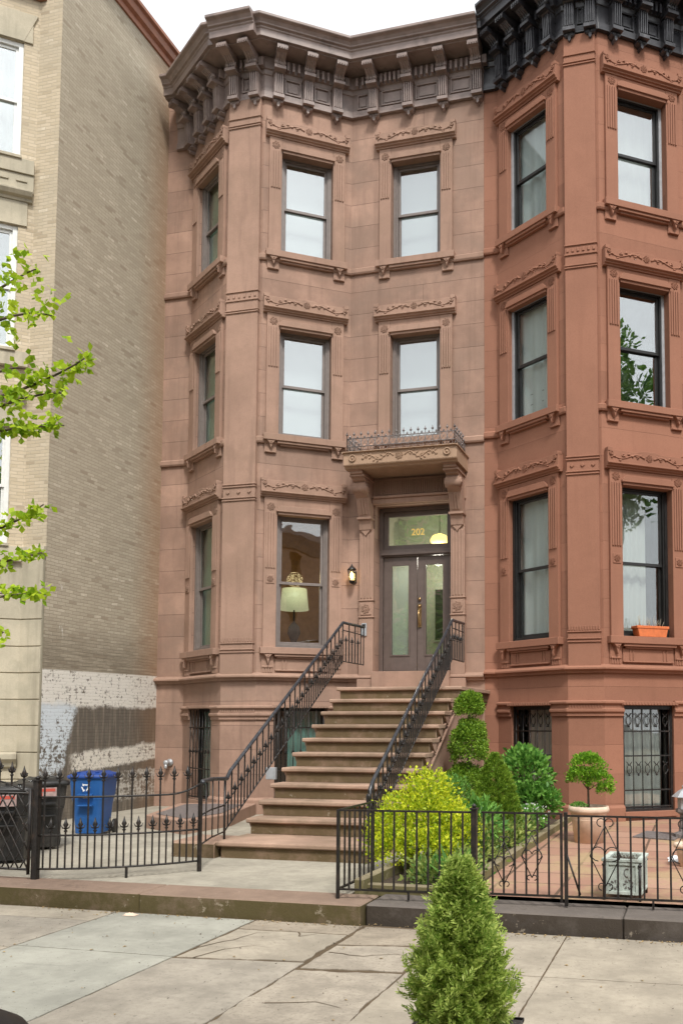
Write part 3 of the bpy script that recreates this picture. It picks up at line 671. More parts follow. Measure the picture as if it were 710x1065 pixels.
balc = b.build('balcony', M['tan_stone'], brown, .004)
def balcony_panel(p0, p1, name):
    g = MB(); p0 = Vector(p0); p1 = Vector(p1); d = p1 - p0; Ln = d.length; d.normalize(); u = Vector((0, 0, 1))
    P = lambda s_, z: p0 + d * s_ + u * z
    for z in (.015, .10, .245): g.tube([P(0, z), P(Ln, z)], .008, 5)
    n = max(2, round(Ln / .13)); st = Ln / n
    for k in range(n + 1): g.tube([P(k * st, 0), P(k * st, .30)], .006, 4); g.lathe(P(k * st, .29), [(.001, 0), (.026, .025), (.010, .05), (.001, .085)], 5)
    for k in range(n):
        c = (k + .5) * st
        g.tube([P(c + .06 * math.cos(a), .17 + .07 * math.sin(a)) for a in [j * math.pi / 5 for j in range(11)]], .005, 4)
        g.tube([P(c + .03 * math.cos(a), .055 + .035 * math.sin(a)) for a in [j * math.pi / 4 for j in range(9)]], .005, 4)
        g.tube([P(c - .06, .1), P(c, .17), P(c + .06, .245)], .004, 4); g.tube([P(c + .06, .1), P(c, .17), P(c - .06, .245)], .004, 4); g.lathe(P(c, .245), [(.001, 0), (.02, .02), (.001, .05)], 4)
    return g
g = balcony_panel(D(bx0 + .05, bp_ - .06, bz1), D(bx1 - .05, bp_ - .06, bz1), ''); 
g2 = balcony_panel(D(bx1 - .05, bp_ - .06, bz1), D(bx1 - .05, .02, bz1), ''); g.add(g2.v, g2.f, 0, True)
g2 = balcony_panel(D(bx0 + .05, bp_ - .06, bz1), D(bx0 + .05, .02, bz1), ''); g.add(g2.v, g2.f, 0, True)
g.build('balcony_railing', M['iron_grey'], balc)
for xc in (-5.685, -3.985):
    c = MB(); pf = [(0, 5.18), (.13, 5.18), (.15, 5.30), (.17, 5.36), (.20, 5.38), (.17, 5.40), (.30, 5.72), (.36, 5.76), (.42, 5.80), (.46, 5.88), (.45, 5.95), (.42, 5.98), (.50, 6.0), (.50, 6.02), (.55, 6.03), (.55, 6.07), (.62, 6.08), (.62, 6.12), (.68, 6.135), (0, 6.138)]
    c.prism(lambda o, z, s_: D(s_, o, z), pf, xc - .115, xc + .115)
    c.fb(D, xc - .135, xc + .135, 0, .21, 5.36, 5.40); c.tube([D(xc - .14, .38, 5.87), D(xc + .14, .38, 5.87)], .085, 12); c.tube([D(xc - .15, .38, 5.87), D(xc + .15, .38, 5.87)], .035, 8)
    c.fb(D, xc - .135, xc + .135, 0, .58, 6.04, 6.075)
    c.prism(lambda u, z, o: D(u, o, z), [(xc - .10, 5.18), (xc + .10, 5.18), (xc + .02, 5.10), (xc, 5.07), (xc - .02, 5.10)], 0, .12)
    for k in range(3): c.hexa([D(xc - .07 + k * .05 + a, o, z) for z, (oA, oB) in ((5.44, (.17, .20)), (5.70, (.27, .305))) for a, o in ((0, oA), (.035, oA), (.035, oB), (0, oB))])
    c.build('console', M['brown_plain'], case, .004)
# wall lantern
ln = thing('wall_lantern', 'small black lit wall lantern beside the entrance pilaster', 'lantern', (-5.93, 15.2, 4.3))
F_ = Vector((-5.93, 15.06, 4.27))
m = MB(); m.lathe(F_ + Vector((0, 0, .19)), [(.085, 0), (.09, .01), (.05, .05), (.02, .075), (.012, .10), (.001, .12)], 6); m.lathe(F_ + Vector((0, 0, -.02)), [(.03, -.03), (.05, 0), (.055, .02), (.001, .02)], 6)
for k in range(6):
    a = k * math.pi / 3; m.tube([F_ + Vector((.05 * math.cos(a), .05 * math.sin(a), 0)), F_ + Vector((.078 * math.cos(a), .078 * math.sin(a), .195))], .004, 4)
m.box((-5.97, 15.17, 4.25), (-5.89, 15.2, 4.45)); m.tube([F_ + Vector((0, .13, .07)), F_ + Vector((0, .10, -.06)), F_ + Vector((0, 0, -.05))], .009, 5); m.build('lantern_frame', M['iron'], ln)
m = MB(); m.lathe(F_, [(.012, .02), (.03, .07), (.03, .12), (.01, .16)], 8); m.build('bulb', M['bulb'], ln)
m = MB(); m.lathe(F_, [(.046, .0), (.073, .19)], 6, sm=False); m.build('lantern_glass', M['glass_clear'], ln)
# entry phone
ip = thing('entry_phone', 'small silver entry phone on the stone left of the door', 'entry phone', (-5.70, 15.1, 3.35))
m = MB(); m.box((-5.755, 15.085, 3.27), (-5.655, 15.11, 3.50)); m.build('case', M['alu'], ip, .006)
m = MB(); m.box((-5.735, 15.08, 3.42), (-5.675, 15.086, 3.48)); m.lathe((-5.705, 15.086, 3.34), [(.014, 0), (.014, .008)], 8, (Vector((1, 0, 0)), Vector((0, 0, 1)), Vector((0, -1, 0)))); m.build('speaker_and_button', M['black_plastic'], ip)
# pendant in the vestibule and table lamp in the parlour
pl = thing('pendant_lamp', 'lit yellow pendant lamp hanging inside above the front door', 'lamp', (-4.62, 16.2, 5.0))
m = MB(); m.lathe((-4.62, 16.2, 5.13), [(.13, -.05), (.175, 0), (.18, .04), (.13, .12), (.03, .16), (.001, .165)], 16); m.build('lamp_shade', M['pend'], pl)
m = MB(); m.tube([(-4.62, 16.2, 5.28), (-4.62, 16.2, 5.85)], .008, 6); m.tube([(-4.72, 16.2, 5.82), (-4.52, 16.2, 5.82)], .01, 5); m.build('rod', M['iron'], pl)
tl_ = Rr(scR + .05, -1.0, 0); tz = 3.06
tb = thing('table_lamp', 'cream drum table lamp inside the parlour window', 'lamp', (tl_.x, tl_.y, tz))
m = MB(); m.lathe((tl_.x, tl_.y, tz + .78), [(.27, 0), (.23, .40)], 20); m.build('lamp_shade', M['shade'], tb)
m = MB(); m.lathe((tl_.x, tl_.y, tz), [(.12, 0), (.12, .02), (.03, .06), (.06, .2), (.12, .34), (.10, .46), (.02, .56), (.012, .80)], 12); m.build('lamp_base', M['thuja_dark'] if False else M['dark_room'], tb)
m = MB(); m.box((tl_.x - .6, tl_.y - .3, tz - .06), (tl_.x + .6, tl_.y + .4, tz - .002)); 
for dx in (-.5, .5): m.box((tl_.x + dx - .03, tl_.y - .2, tz - .5), (tl_.x + dx + .03, tl_.y + .3, tz - .06))
tag(m.build('side_table', M['dark_room']), 'dark side table under the lamp inside the parlour window', 'table')

# ================================================================ RED HOUSE
ZO = .05
XR = (-3.518, -3.28, -1.95, -1.38, -.06, 3.2)
red = thing('red_house', 'red painted row house with black bracketed cornice and black window frames', 'house', (-1.7, 15.2, 0))
A2, L2, C2, R2, W2, path2 = row_house(red, XR, (F0, F1), None, None, None, 0, None)
lr = [(z0 + ZO, z1 + ZO + (.06 if lev > 1 else .08), (hz[0] + ZO + .02, hz[1] + ZO + .02), lev) for z0, z1, hz, lev in lv]
sL2, sR2 = .80, .80; basr = (.33, 2.0)
def holes2(sc): return [(sc - w_ / 2, sc + w_ / 2, z0, z1) for z0, z1, _, _ in lr] + [(sc - .47, sc + .47, *basr)]
wl = MB()
for F_, hs in ((A2, []), (L2, holes2(sL2)), (C2, []), (R2, holes2(sR2)), (W2, [])): wall_face(wl, F_, 0, F_.L, 0, 14, hs)
wl.build('wall', M['red'], red)
bp = MB(); bands(bp, C2, ZO); bp.build('pilaster', M['red_plain'], red, .004)
mouldings(red, path2, M['red_plain'], ZO); base_trim(red, L2, C2, R2, sL2, sR2, M['red_plain'], ZO)
curtL = [('white_blind', 5, 0, 1, 1, 'curtain', -.22)]; curt = [('curtain', 5, 0, 1, 1, 'curtain', -.36)]; curt2 = [('curtain', 4, 0, .72, 1, 'curtain', -.36), ('dark_room', 0, 0, 1, 1, 'backdrop', -.8)]
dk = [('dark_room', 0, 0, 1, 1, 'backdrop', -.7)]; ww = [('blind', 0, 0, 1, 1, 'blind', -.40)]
for i, (z0, z1, hz, lev) in enumerate(lr):
    sash_window(red, L2, sL2, z0, z1, w_, None, M['red_plain'], M['black_paint'], M['alu'] if lev > 1 else M['black_paint'], M['glass_thin'], curtL, 0, lev, hz)
    sash_window(red, R2, sR2, z0, z1, w_, None, M['red_plain'], M['black_paint'], M['alu'] if lev > 1 else M['black_paint'], M['glass'] if lev != 1 else M['glass_low'], (curt2 if lev == 1 else dk if lev == 2 else curt), 0, lev, hz)
cornice(red, M['corn_black'], (None, L2, C2, R2, W2), path2, (-2.06, -1.27, F1),
        ((), (0, .22, .62, 1.02, 1.42, 1.6), (0, .12, .46, .57), (0, .28, .78, 1.28, 1.6), (.0, .5, 1.2, 1.9, 2.6, 3.2)), 13.08, 14.22)
for F_, sc in ((L2, sL2), (R2, sR2)):
    wn, t = barred(red, F_, sc, *basr, .47, M['iron'], True, 'curtain', (.1, .9) if F_ is R2 else (.2, 1)); t.build('window_head', M['red_plain'], wn, .003)
mb = MB(); mb.add([(-3.5, 15.3, 14.0), (3.2, 15.3, 14.0), (3.2, 24, 14), (-3.5, 24, 14)], [(0, 1, 2, 3)]); mb.add([(x, y, 14.0) for x, y in path2[1:5]], [(0, 1, 2, 3)]); mb.add([(-3.5, 24, 0), (3.2, 24, 0), (3.2, 24, 14), (-3.5, 24, 14)], [(0, 1, 2, 3)])
mb.add([(3.2, 15.2, 0), (3.2, 24, 0), (3.2, 24, 14), (3.2, 15.2, 14)], [(0, 1, 2, 3)]); mb.build('roof_light_block', M['dark_room'], red)  # same out-of-view shell, added to shut the sky out behind the windows
# little rail seen behind the lower sash of the red house's left second-floor window
g = MB(); z0, z1 = lr[1][0], lr[1][1]
for k in range(4): g.tube([L2(.45 + k * .2, -.24, z0 + .02), L2(.45 + k * .2, -.24, z0 + .62 - .02 * k)], .006, 4)
for z in (.15, .32, .5): g.tube([L2(.36, -.24, z0 + z), L2(1.22, -.24, z0 + z)], .006, 4)
tag(g.build('window_guard', M['iron'], origin=tuple(L2(.8, -.24, z0))), 'thin black bar guard inside the red house\'s second floor left window', 'window guard')
# terracotta window box
zz = lr[0][0]
wb = thing('window_box', 'terracotta window box on the red house\'s first floor sill', 'planter', tuple(R2(.86, -.02, zz)))
m = MB(); m.prism(lambda s_, z, o: R2(s_, o, z), [(.60, zz + .002), (1.10, zz + .002), (1.14, zz + .17), (.56, zz + .17)], -.085, .09); m.fb(R2, .55, 1.15, -.092, .10, zz + .135, zz + .18); m.build('box', M['terra'], wb, .006)
m = MB()
for k in range(26):
    s_ = .60 + random.random() * .5; o = -.03 + random.random() * .08; a = random.uniform(-.5, .5); h = random.uniform(.06, .2)
    m.tube([R2(s_, o, zz + .17), R2(s_ + a * .12, o, zz + .17 + h)], [.004, .002], 4)
m.build('dry_stems', M['cream'], wb)

# ================================================================ CREAM / BUFF BRICK BUILDING ON THE LEFT
cream = thing('corner_house', 'tall buff brick building with cream stone base and bare brick side wall', 'house', (-10.2, 12.1, 0))
PX, PY = -9.93, 12.08; BX = -10.36; ca, sa = math.cos(R(40)), math.sin(R(40)); LQ = 1.7
Q0 = (BX - LQ * ca, PY - LQ * sa)
S_ = Fr((PX, PY), (PX, 15.32)); P_ = Fr((BX, PY), (PX, PY)); G_ = Fr(Q0, (BX, PY)); H_ = Fr((Q0[0] - 1.4, Q0[1]), Q0)
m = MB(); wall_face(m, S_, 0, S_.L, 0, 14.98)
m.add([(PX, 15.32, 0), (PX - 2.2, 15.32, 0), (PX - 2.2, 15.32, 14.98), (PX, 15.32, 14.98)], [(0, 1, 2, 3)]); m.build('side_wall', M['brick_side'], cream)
wz = [(4.56, 6.45), (7.72, 9.80), (10.93, 12.93)]; gs = LQ - .23
m = MB(); wall_face(m, P_, 0, P_.L, 4.4, 15.0); wall_face(m, G_, 0, G_.L, 4.4, 13.75, [(gs - 1.0, gs, a, b) for a, b in wz], .18); wall_face(m, H_, 0, H_.L, 4.4, 13.75)
wall_face(m, Fr((BX - 3.0, PY - .002), (BX, PY - .002)), 0, 3.0, 13.7, 15.0)
m.build('front_wall', M['brick_front'], cream)
m = MB(); pf = [(-.12, -.1)]; zz = -.1
for z in (.42, .84, 1.26, 1.68, 2.09, 2.51, 2.93, 3.36, 3.76, 4.40): pf += [(.025, zz + .012), (.025, z - .012), (.004, z - .006), (.004, z + .006)]; zz = z
pf = pf[:-2] + [(.025, 4.40), (-.12, 4.40)]
m.sweep([(Q0[0] - 1.4, Q0[1]), Q0, (BX, PY), (PX - .03, PY)], pf); m.build('stone_base', M['cream'], cream, .002)
m = MB(); m.sweep([(Q0[0] - 1.4, Q0[1]), Q0, (BX, PY), (PX + .01, PY)], [(0, 4.402), (.05, 4.402), (.07, 4.44), (.06, 4.52), (0, 4.53)])
m.build('belt_course', M['cream'], cream, .004); m = MB(); m.sweep([(Q0[0] - 1.4, Q0[1]), Q0, (BX, PY)], [(.02, 1.02), (.08, 1.04), (.10, 1.1), (.16, 1.16), (.16, 1.24), (.02, 1.27)])
m.build('ledge', M['cream'], cream, .004)
for k, (a, b) in enumerate(wz):
    m = MB(); m.fb(G_, gs - 1.22, LQ - .02, 0, .10, a - .28, a - .04) ; m.fb(G_, gs - 1.02, gs + .02, -.15, .13, a - .05, a - .002)
    if k == 2:
        m.fb(G_, gs - 1.22, LQ - .02, 0, .07, a - .58, a - .284)
        for q in range(5): m.fb(G_, LQ - .28 - q * .27, LQ - .12 - q * .27, .07, .09, a - .42, a - .38)
    m.build('window_sill', M['cream'], cream, .004); m = MB(); m.fb(G_, gs - 1.15, gs + .13, .0, .03, b + .002, b + .40)
    if k < 2:
        m.sweep([tuple(G_(gs - 1.3, 0, 0)[:2]), tuple(G_(LQ - .03, 0, 0)[:2])], [(0, b + .404), (.05, b + .404), (.06, b + .45), (.12, b + .47), (.16, b + .53), (.16, b + .56), (.04, b + .60), (0, b + .60)])
    else: m.prism(lambda u, v, o: G_(u, o, v), [(gs - 1.1, b + .004), (gs + .0, b + .004), (gs + .2, b + .5), (gs - 1.3, b + .5)], .0, .035)
    m.build('window_lintel', M['cream'], cream, .004)
for a, b in wz:
    m = MB(); ring(m, G_, gs - .998, gs - .002, a + .002, b - .002, .075, -.14, -.03); wn = m.build('window', M['white_paint'], cream, .004)
    mz = (a + b) / 2
    for c, d, oo in ((mz - .02, b - .08, -.07), (a + .06, mz + .03, -.10)):
        m = MB(); ring(m, G_, gs - .93, gs - .07, c, d, .05, oo - .03, oo); m.build('sash', M['white_paint'], wn, .003)
        m = MB(); m.fb(G_, gs - .89, gs - .11, oo - .02, oo - .015, c + .04, d - .04); m.build('pane', M['glass'], wn)
    drape(G_, gs - 1.1, gs + .1, a, b, -.30, M['curtain'] if a > 5 else M['dark_room'], wn, 'curtain', 5, .03)  # lowest window gets a near-black sheet standing in for its unlit room
m = MB(); m.sweep([(PX, PY - .3), (PX, 15.36)], [(0, 14.75), (.04, 14.75), (.05, 14.84), (.12, 14.87), (.15, 14.98), (.21, 15.0), (.21, 15.07), (-.3, 15.10), (-.3, 14.75)]); m.build('coping', M['copper'], cream, .004)
m = MB(); m.sweep([(Q0[0] - 1.4, Q0[1]), Q0, (BX, PY), (BX + .12, PY)], [(0, 13.72), (.06, 13.72), (.10, 13.80), (.20, 13.84), (.24, 13.95), (.30, 13.98), (.30, 14.06), (0, 14.1)]); m.build('bay_cornice', M['copper'], cream, .004)
m = MB(); m.add([(PX - .05, PY + .05, 14.9), (PX - .05, 15.3, 14.9), (-13, 15.3, 14.9), (-13, PY + .05, 14.9)], [(0, 1, 2, 3)]); m.add([(-13, 15.3, 0), (-13, PY - 1.0, 0), (-13, PY - 1.0, 14.9), (-13, 15.3, 14.9)], [(0, 1, 2, 3)]); m.build('roof_light_block', M['dark_room'], cream)  # hidden dark sheets that close the shell against sky light

# ================================================================ GROUND
def sheet(name, x0, x1, y0, y1, z, mat):
    m = MB(); m.add([(x0, y0, z), (x1, y0, z), (x1, y1, z), (x0, y1, z)], [(0, 1, 2, 3)]); return tag(m.build(name, mat), kind='structure')
sheet('ground', -300, 300, -300, 300, -.16, M['under'])
m = MB(); m.box((-40, -.6, -.155), (40, 7.40, -.006)); tag(m.build('pavement_bed', M['joint']), kind='structure')
def jag(p, q, amp, n=None):
    p = Vector(p); q = Vector(q); d = q - p; n = n or max(2, int(d.length / .06)); w = Vector((-d.y, d.x)).normalized(); out = []; a = 0
    f1, f2 = random.uniform(0, 6), random.uniform(0, 6)
    for i in range(n):
        a = (math.sin(f1 + i * .55) + math.sin(f2 + i * 1.7) * .6 + random.uniform(-1, 1)) * amp * .55 * min(1, 4 * i / n, 4 * (n - i) / n)
        out.append(p + d * i / n + w * a)
    return out
def slab(m, quad, mi, amp, gap=.007):
    c = sum((Vector(q) for q in quad), Vector((0, 0))) / 4; qq = [Vector(q) + (c - Vector(q)).normalized() * gap * 1.4 for q in quad]
    pts = [];
    for i in range(4): pts += jag(qq[i], qq[(i + 1) % 4], amp)
    n = len(pts); m.add([(p.x, p.y, 0) for p in pts] + [(p.x, p.y, -.03) for p in pts], [tuple(range(n))] + [(i, n + i, n + (i + 1) % n, (i + 1) % n) for i in range(n)], mi)
m = MB(); T1, T2, BL, GR, RG = range(5)
colsX = [(-14, -12.6), (-12.6, -11.2), (-11.2, -9.8), (-9.8, -8.3), (-8.3, -6.75), (-6.75, -5.14)]
for a, b in colsX:
    for y0, y1 in ((.0, 1.5), (1.5, 3.0), (3.0, 4.5), (4.5, 6.0), (6.0, 6.95), (6.95, 7.34)): slab(m, [(a, y0), (b, y0), (b, y1), (a, y1)], random.choice((T1, GR, T2)), .003)
rows = {(-5.14, -3.76): [((4.5, 4.52), (6.05, 6.05), BL, .003), ((6.05, 6.05), (7.33, 7.33), BL, .003), ((.9, .9), (2.6, 2.7), GR, .004), ((2.6, 2.7), (4.5, 4.52), GR, .009)],
        (-3.76, -2.75): [((.9, .9), (3.0, 3.0), T1, .004), ((3.0, 3.0), (4.2, 4.15), T2, .008), ((4.2, 4.15), (6.03, 6.15), GR, .008), ((6.03, 6.15), (7.0, 7.02), T1, .015), ((7.0, 7.02), (7.34, 7.34), T2, .008)],
        (-2.75, -1.97): [((.9, .9), (3.2, 3.2), T1, .004), ((3.2, 3.2), (5.98, 6.06), RG, .017), ((5.98, 6.06), (6.68, 6.82), RG, .016), ((6.68, 6.82), (7.34, 7.36), T2, .012)],
        (-1.97, -1.04): [((.9, .9), (2.6, 2.6), T1, .003), ((2.6, 2.6), (4.6, 4.62), T1, .004), ((4.6, 4.62), (6.18, 6.2), T1, .004), ((6.18, 6.2), (7.42, 7.42), T1, .003)],
        (-1.04, .45): [((.9, .9), (2.9, 2.9), T1, .002), ((2.9, 2.9), (4.6, 4.6), T1, .002), ((4.6, 4.6), (6.2, 6.27), T1, .003), ((6.2, 6.27), (7.42, 7.42), T1, .003)],
        (.45, 1.95): [((2.9, 2.9), (4.6, 4.6), T1, .002), ((4.6, 4.6), (6.27, 6.3), GR, .002), ((6.27, 6.3), (7.42, 7.42), T1, .002)],
        (1.95, 3.4): [((2.9, 2.9), (6.3, 6.3), T2, .002), ((6.3, 6.3), (7.42, 7.42), T1, .002)]}
for (a, b), rr in rows.items():
    for (y0, y1), (y2, y3), mi, am in rr: slab(m, [(a, y0), (b, y1), (b, y3), (a, y2)], mi, am, .007 + max(0, am - .004) * 1.6)
tag(m.build('sidewalk', [M['slab_tan'], M['slab_tan2'], M['slab_blue'], M['slab_grey'], M['slab_rough']]), kind='structure')
m = MB()
for pl_ in ([(-3.74, 6.30), (-3.66, 6.5), (-3.58, 6.62), (-3.52, 6.9), (-3.36, 6.98)], [(-3.6, 6.06), (-3.5, 6.34), (-3.30, 6.52)], [(-3.2, 7.0), (-3.13, 6.86), (-3.02, 6.97)], [(-2.7, 6.45), (-2.4, 6.40), (-2.2, 6.52), (-1.99, 6.46)], [(-2.6, 5.2), (-2.3, 5.3), (-2.1, 5.22)]):
    pts = []
    for a, b in zip(pl_, pl_[1:]): pts += jag(a, b, .012)
    pts.append(Vector(pl_[-1])); n = len(pts)
    for i in range(n - 1):
        w0 = .006 * (1 - i / n) + .001; w1 = .006 * (1 - (i + 1) / n) + .001; d = (pts[i + 1] - pts[i]).normalized(); s = Vector((-d.y, d.x))
        m.add([(*(pts[i] + s * w0), .003), (*(pts[i] - s * w0), .003), (*(pts[i + 1] - s * w1), .003), (*(pts[i + 1] + s * w1), .003)], [(0, 1, 2, 3)])
tag(m.build('pavement_cracks', M['joint']), kind='structure')
m = MB()                                                       # grit and leaf crumbs
for k in range(900):
    x, y = random.uniform(-6, .6), random.choice((random.uniform(4.2, 7.3), 7.33 - abs(random.gauss(0, .07)))); r = random.uniform(.003, .011)
    if random.random() < .3: x = random.choice((-5.14, -3.76, -2.75, -1.97, -1.04)) + random.gauss(0, .04)
    m.add([(x + random.uniform(-r, r), y + random.uniform(-r, r), random.uniform(.002, .009)) for _ in range(4)], [(0, 1, 2), (0, 2, 3)])
for k in range(260):                                            # dead leaves gathered along the kerb and joints
    x = random.uniform(-6, .6); y = 7.33 - abs(random.gauss(0, .05)) if random.random() < .7 else random.uniform(4.6, 7.2); r = random.uniform(.008, .02); a = random.uniform(0, 6.28)
    if x > -2.8: y += .08
    c_, s_ = math.cos(a) * r, math.sin(a) * r; m.add([(x - c_, y - s_, .003), (x + s_ * .5, y - c_ * .5, .008), (x + c_, y + s_, .004), (x - s_ * .5, y + c_ * .5, .010)], [(0, 1, 2, 3)], 1)
tag(m.build('grit', [M['bark'], M['dry_leaf']]), kind='stuff')
m = MB(); m.box((-14, 7.37, -.1), (-4.95, 7.84, .17)); m.box((-4.945, 7.365, -.1), (-2.80, 7.845, .168)); tag(m.build('kerb_brown', M['kerb_brown'], bev=.012), kind='structure').name = 'brown_kerb'
m = MB(); m.box((-2.79, 7.47, -.1), (-.6, 7.97, .158)); m.box((-.595, 7.475, -.1), (1.6, 7.97, .160)); m.box((1.605, 7.47, -.1), (4, 7.97, .158)); tag(m.build('dark_kerb', M['kerb_dark'], bev=.014), kind='structure')
m = MB()
for a, b in ((-14, -9.4), (-9.4, -7.9), (-7.9, -6.4), (-6.4, -5.75), (-5.75, -3.08)):
    for c, d in ((7.85, 9.1), (9.1, 10.6), (10.6, 12.1), (12.1, 13.6), (13.6, 15.2)): slab(m, [(a, c), (b, c), (b, d), (a, d)], 0, .002, .004)
yo = m.build('yard_paving', M['yard']); yo.location.z += .158; tag(yo, kind='structure')
sheet('yard_bed', -14, -3.05, 7.84, 15.3, .150, M['joint']); sheet('terrace_paving', -2.1, 4, 7.96, 15.3, .19, M['paver']); sheet('garden_soil', -3.06, -2.0, 7.96, 15.3, .20, M['soil'])
m = MB(); pr = lambda u, v, w: (u, v, w)
m.prism(pr, [(-2.13, 7.98), (-2.03, 7.98), (-1.90, 14.3), (-2.0, 14.3)], .15, .285); m.prism(pr, [(-3.05, 7.86), (-2.96, 7.86), (-2.93, 9.6), (-3.02, 9.6)], .12, .30); m.prism(pr, [(-3.0, 7.98), (-2.13, 7.98), (-2.13, 8.06), (-3.0, 8.06)], .12, .24)
tag(m.build('garden_edging', M['garden_kerb'], bev=.012), kind='structure')

# ================================================================ STOOP
st = thing('stoop', 'brownstone stoop of eleven steps rising to the double front door', 'stairs', (-4.5, 11, .16))
SX0, SX1, Y0, TR, RI_, ZL = -5.42, -3.50, 13.2, .325, .193, 2.28
NY = [Y0 - TR * i for i in range(11)]; NY[10] -= .40
NZ = [ZL - RI_ * i for i in range(11)]
for i in range(11):
    m = MB(); y, z = NY[i], NZ[i]; yb = 15.18 if i == 0 else NY[i - 1] + .05; x0, x1 = SX0, SX1
    if i == 0: x1 += .08; x0 -= .02
    if i == 10: x0, x1 = SX0 - .0, SX1
    f2 = lambda u, v, w: (w, u, v)
    zb = NZ[i + 1] if i < 10 else .12
    m.prism(f2, [(y, z - .05), (y, z - .012), (y + .012, z), (yb, z), (yb, z - .06), (y + .03, z - .06)], x0, x1, 0)
    m.box((x0 + .045, y + .045, zb - .002 if i < 10 else .10), (x1 - .045, yb, z - .061), 1)
    if i == 10: m.prism(f2, [(y - .02, .10), (y - .02, z - .03), (y, z - .01), (y + .62, z - .01), (y + .62, .10)], -5.98, -5.422, 1)
    m.build('step', [M['step'], M['step_riser']], st, .006)
prof = [(NY[10] + .06, .1), (NY[10] + .06, NZ[10] - .07)]
for i in range(9, -1, -1): prof += [(NY[i] + .06, NZ[i + 1] - .07), (NY[i] + .06, NZ[i] - .07)]
prof += [(15.15, ZL - .07), (15.15, .1)]
m = MB(); m.prism(lambda u, v, w: (w, u, v), prof, SX0 + .06, SX1 - .06); m.build('side_wall', M['brown_plain'], st)
m = MB(); sl = RI_ / TR
for X_, sg in ((SX1 - .06, 1), (SX0 + .06, -1)):
    m = MB()
    for off in (.30, .44):
        a = (NY[9], NZ[9] - off); b = (NY[0] + .1, NZ[0] + .06 - off)
        m.prism(lambda u, v, w: (w, u, v), [a, b, (b[0], b[1] + .035), (a[0], a[1] + .035)], min(X_, X_ + sg * .04), max(X_, X_ + sg * .04))
    for i in range(10):
        pts = [(NY[i] + .07, NZ[i] - .062), (NY[i] + .27, NZ[i] - .062), (NY[i] + .27, NZ[i] - .20), (NY[i] + .20, NZ[i] - .19), (NY[i] + .13, NZ[i] - .14), (NY[i] + .09, NZ[i] - .10)]
        m.prism(lambda u, v, w: (w, u, v), pts, min(X_, X_ + sg * .05), max(X_, X_ + sg * .05))
    m.build('stringer_moulding', M['brown_plain'], st, .004)

# ================================================================ IRONWORK
def inst(name, me, parent, pos, rz=0):
    o = bpy.data.objects.new(name, me); COL.objects.link(o); o.parent = parent; o.location = Vector(pos) - Vector(parent['O_']); o.rotation_euler = (0, 0, rz); return o
def rawmesh(mb, mat, name='m'):
    o = mb.build(name, mat); me = o.data; bpy.data.objects.remove(o); return me
def finial(mb, z, s=1.0):
    mb.lathe((0, 0, z), [(.009 * s, 0), (.020 * s, .01 * s), (.010 * s, .025 * s), (.008 * s, .04 * s), (.026 * s, .075 * s), (.014 * s, .10 * s), (.001, .15 * s)], 6)
    for dx, dy in ((1, 0), (-1, 0), (0, 1), (0, -1)):
        mb.tube([(0, 0, z + .035 * s), (dx * .03 * s, dy * .03 * s, z + .045 * s), (dx * .045 * s, dy * .045 * s, z + .075 * s)], [.009 * s, .009 * s, .003 * s], 4)
def bar(h, fin=None, r=.010, fs=1.0, name='picket'):
    m = MB(); m.tube([(0, 0, 0), (0, 0, h)], r, 6, sm=False)
    if fin is not None: finial(m, fin, fs)
    return rawmesh(m, M['iron'], name)
def curve_pts(a, b, bow, n):
    a = Vector(a); b = Vector(b); d = b - a; w = Vector((d.y, -d.x)).normalized()
    return [a + d * (i / n) + w * bow * 4 * (i / n) * (1 - i / n) for i in range(n + 1)]
# left spear fence, bowed in plan
A0, B0 = (-6.39, 7.76), (-5.10, 8.66)
fz = thing('spear_fence', 'bowed black iron fence of tall and short spear pickets left of the stoop', 'fence', (*A0, .17), None)
cp = curve_pts(A0, B0, .16, 24)
for z, nm in ((.27, 'bottom_rail'), (.60, 'middle_rail'), (.98, 'top_rail')):
    m = MB(); pts = [(p.x, p.y, z + (0.10 * max(0, (i - 19) / 5) ** 2 if z > .9 else 0)) for i, p in enumerate(cp)]; m.tube(pts, .011, 6); m.build(nm, M['iron'], fz)
tall = bar(.86, .86); short = bar(.36, .36)
cp2 = curve_pts(A0, B0, .16, 23)
for i in range(1, 23): p = cp2[i]; inst('picket', tall if i % 2 else short, fz, (p.x, p.y, .27), .6)
def post(parent, x, y, z0, z1, w=.035, cap=True, name='post'):
    m = MB(); m.box((x - w / 2, y - w / 2, z0), (x + w / 2, y + w / 2, z1))
    if cap: m.box((x - w * .7, y - w * .7, z1), (x + w * .7, y + w * .7, z1 + .015)); m.lathe((x, y, z1 + .015), [(w * .3, 0), (w * .45, .02), (.002, .04)], 8)
    return m.build(name, M['iron'], parent, .002)
post(fz, *A0, .15, 1.14, .06); post(fz, *B0, .15, 1.08, .036, False); pm = cp[13]; post(fz, pm.x, pm.y, .15, .27, .022, False, 'foot')
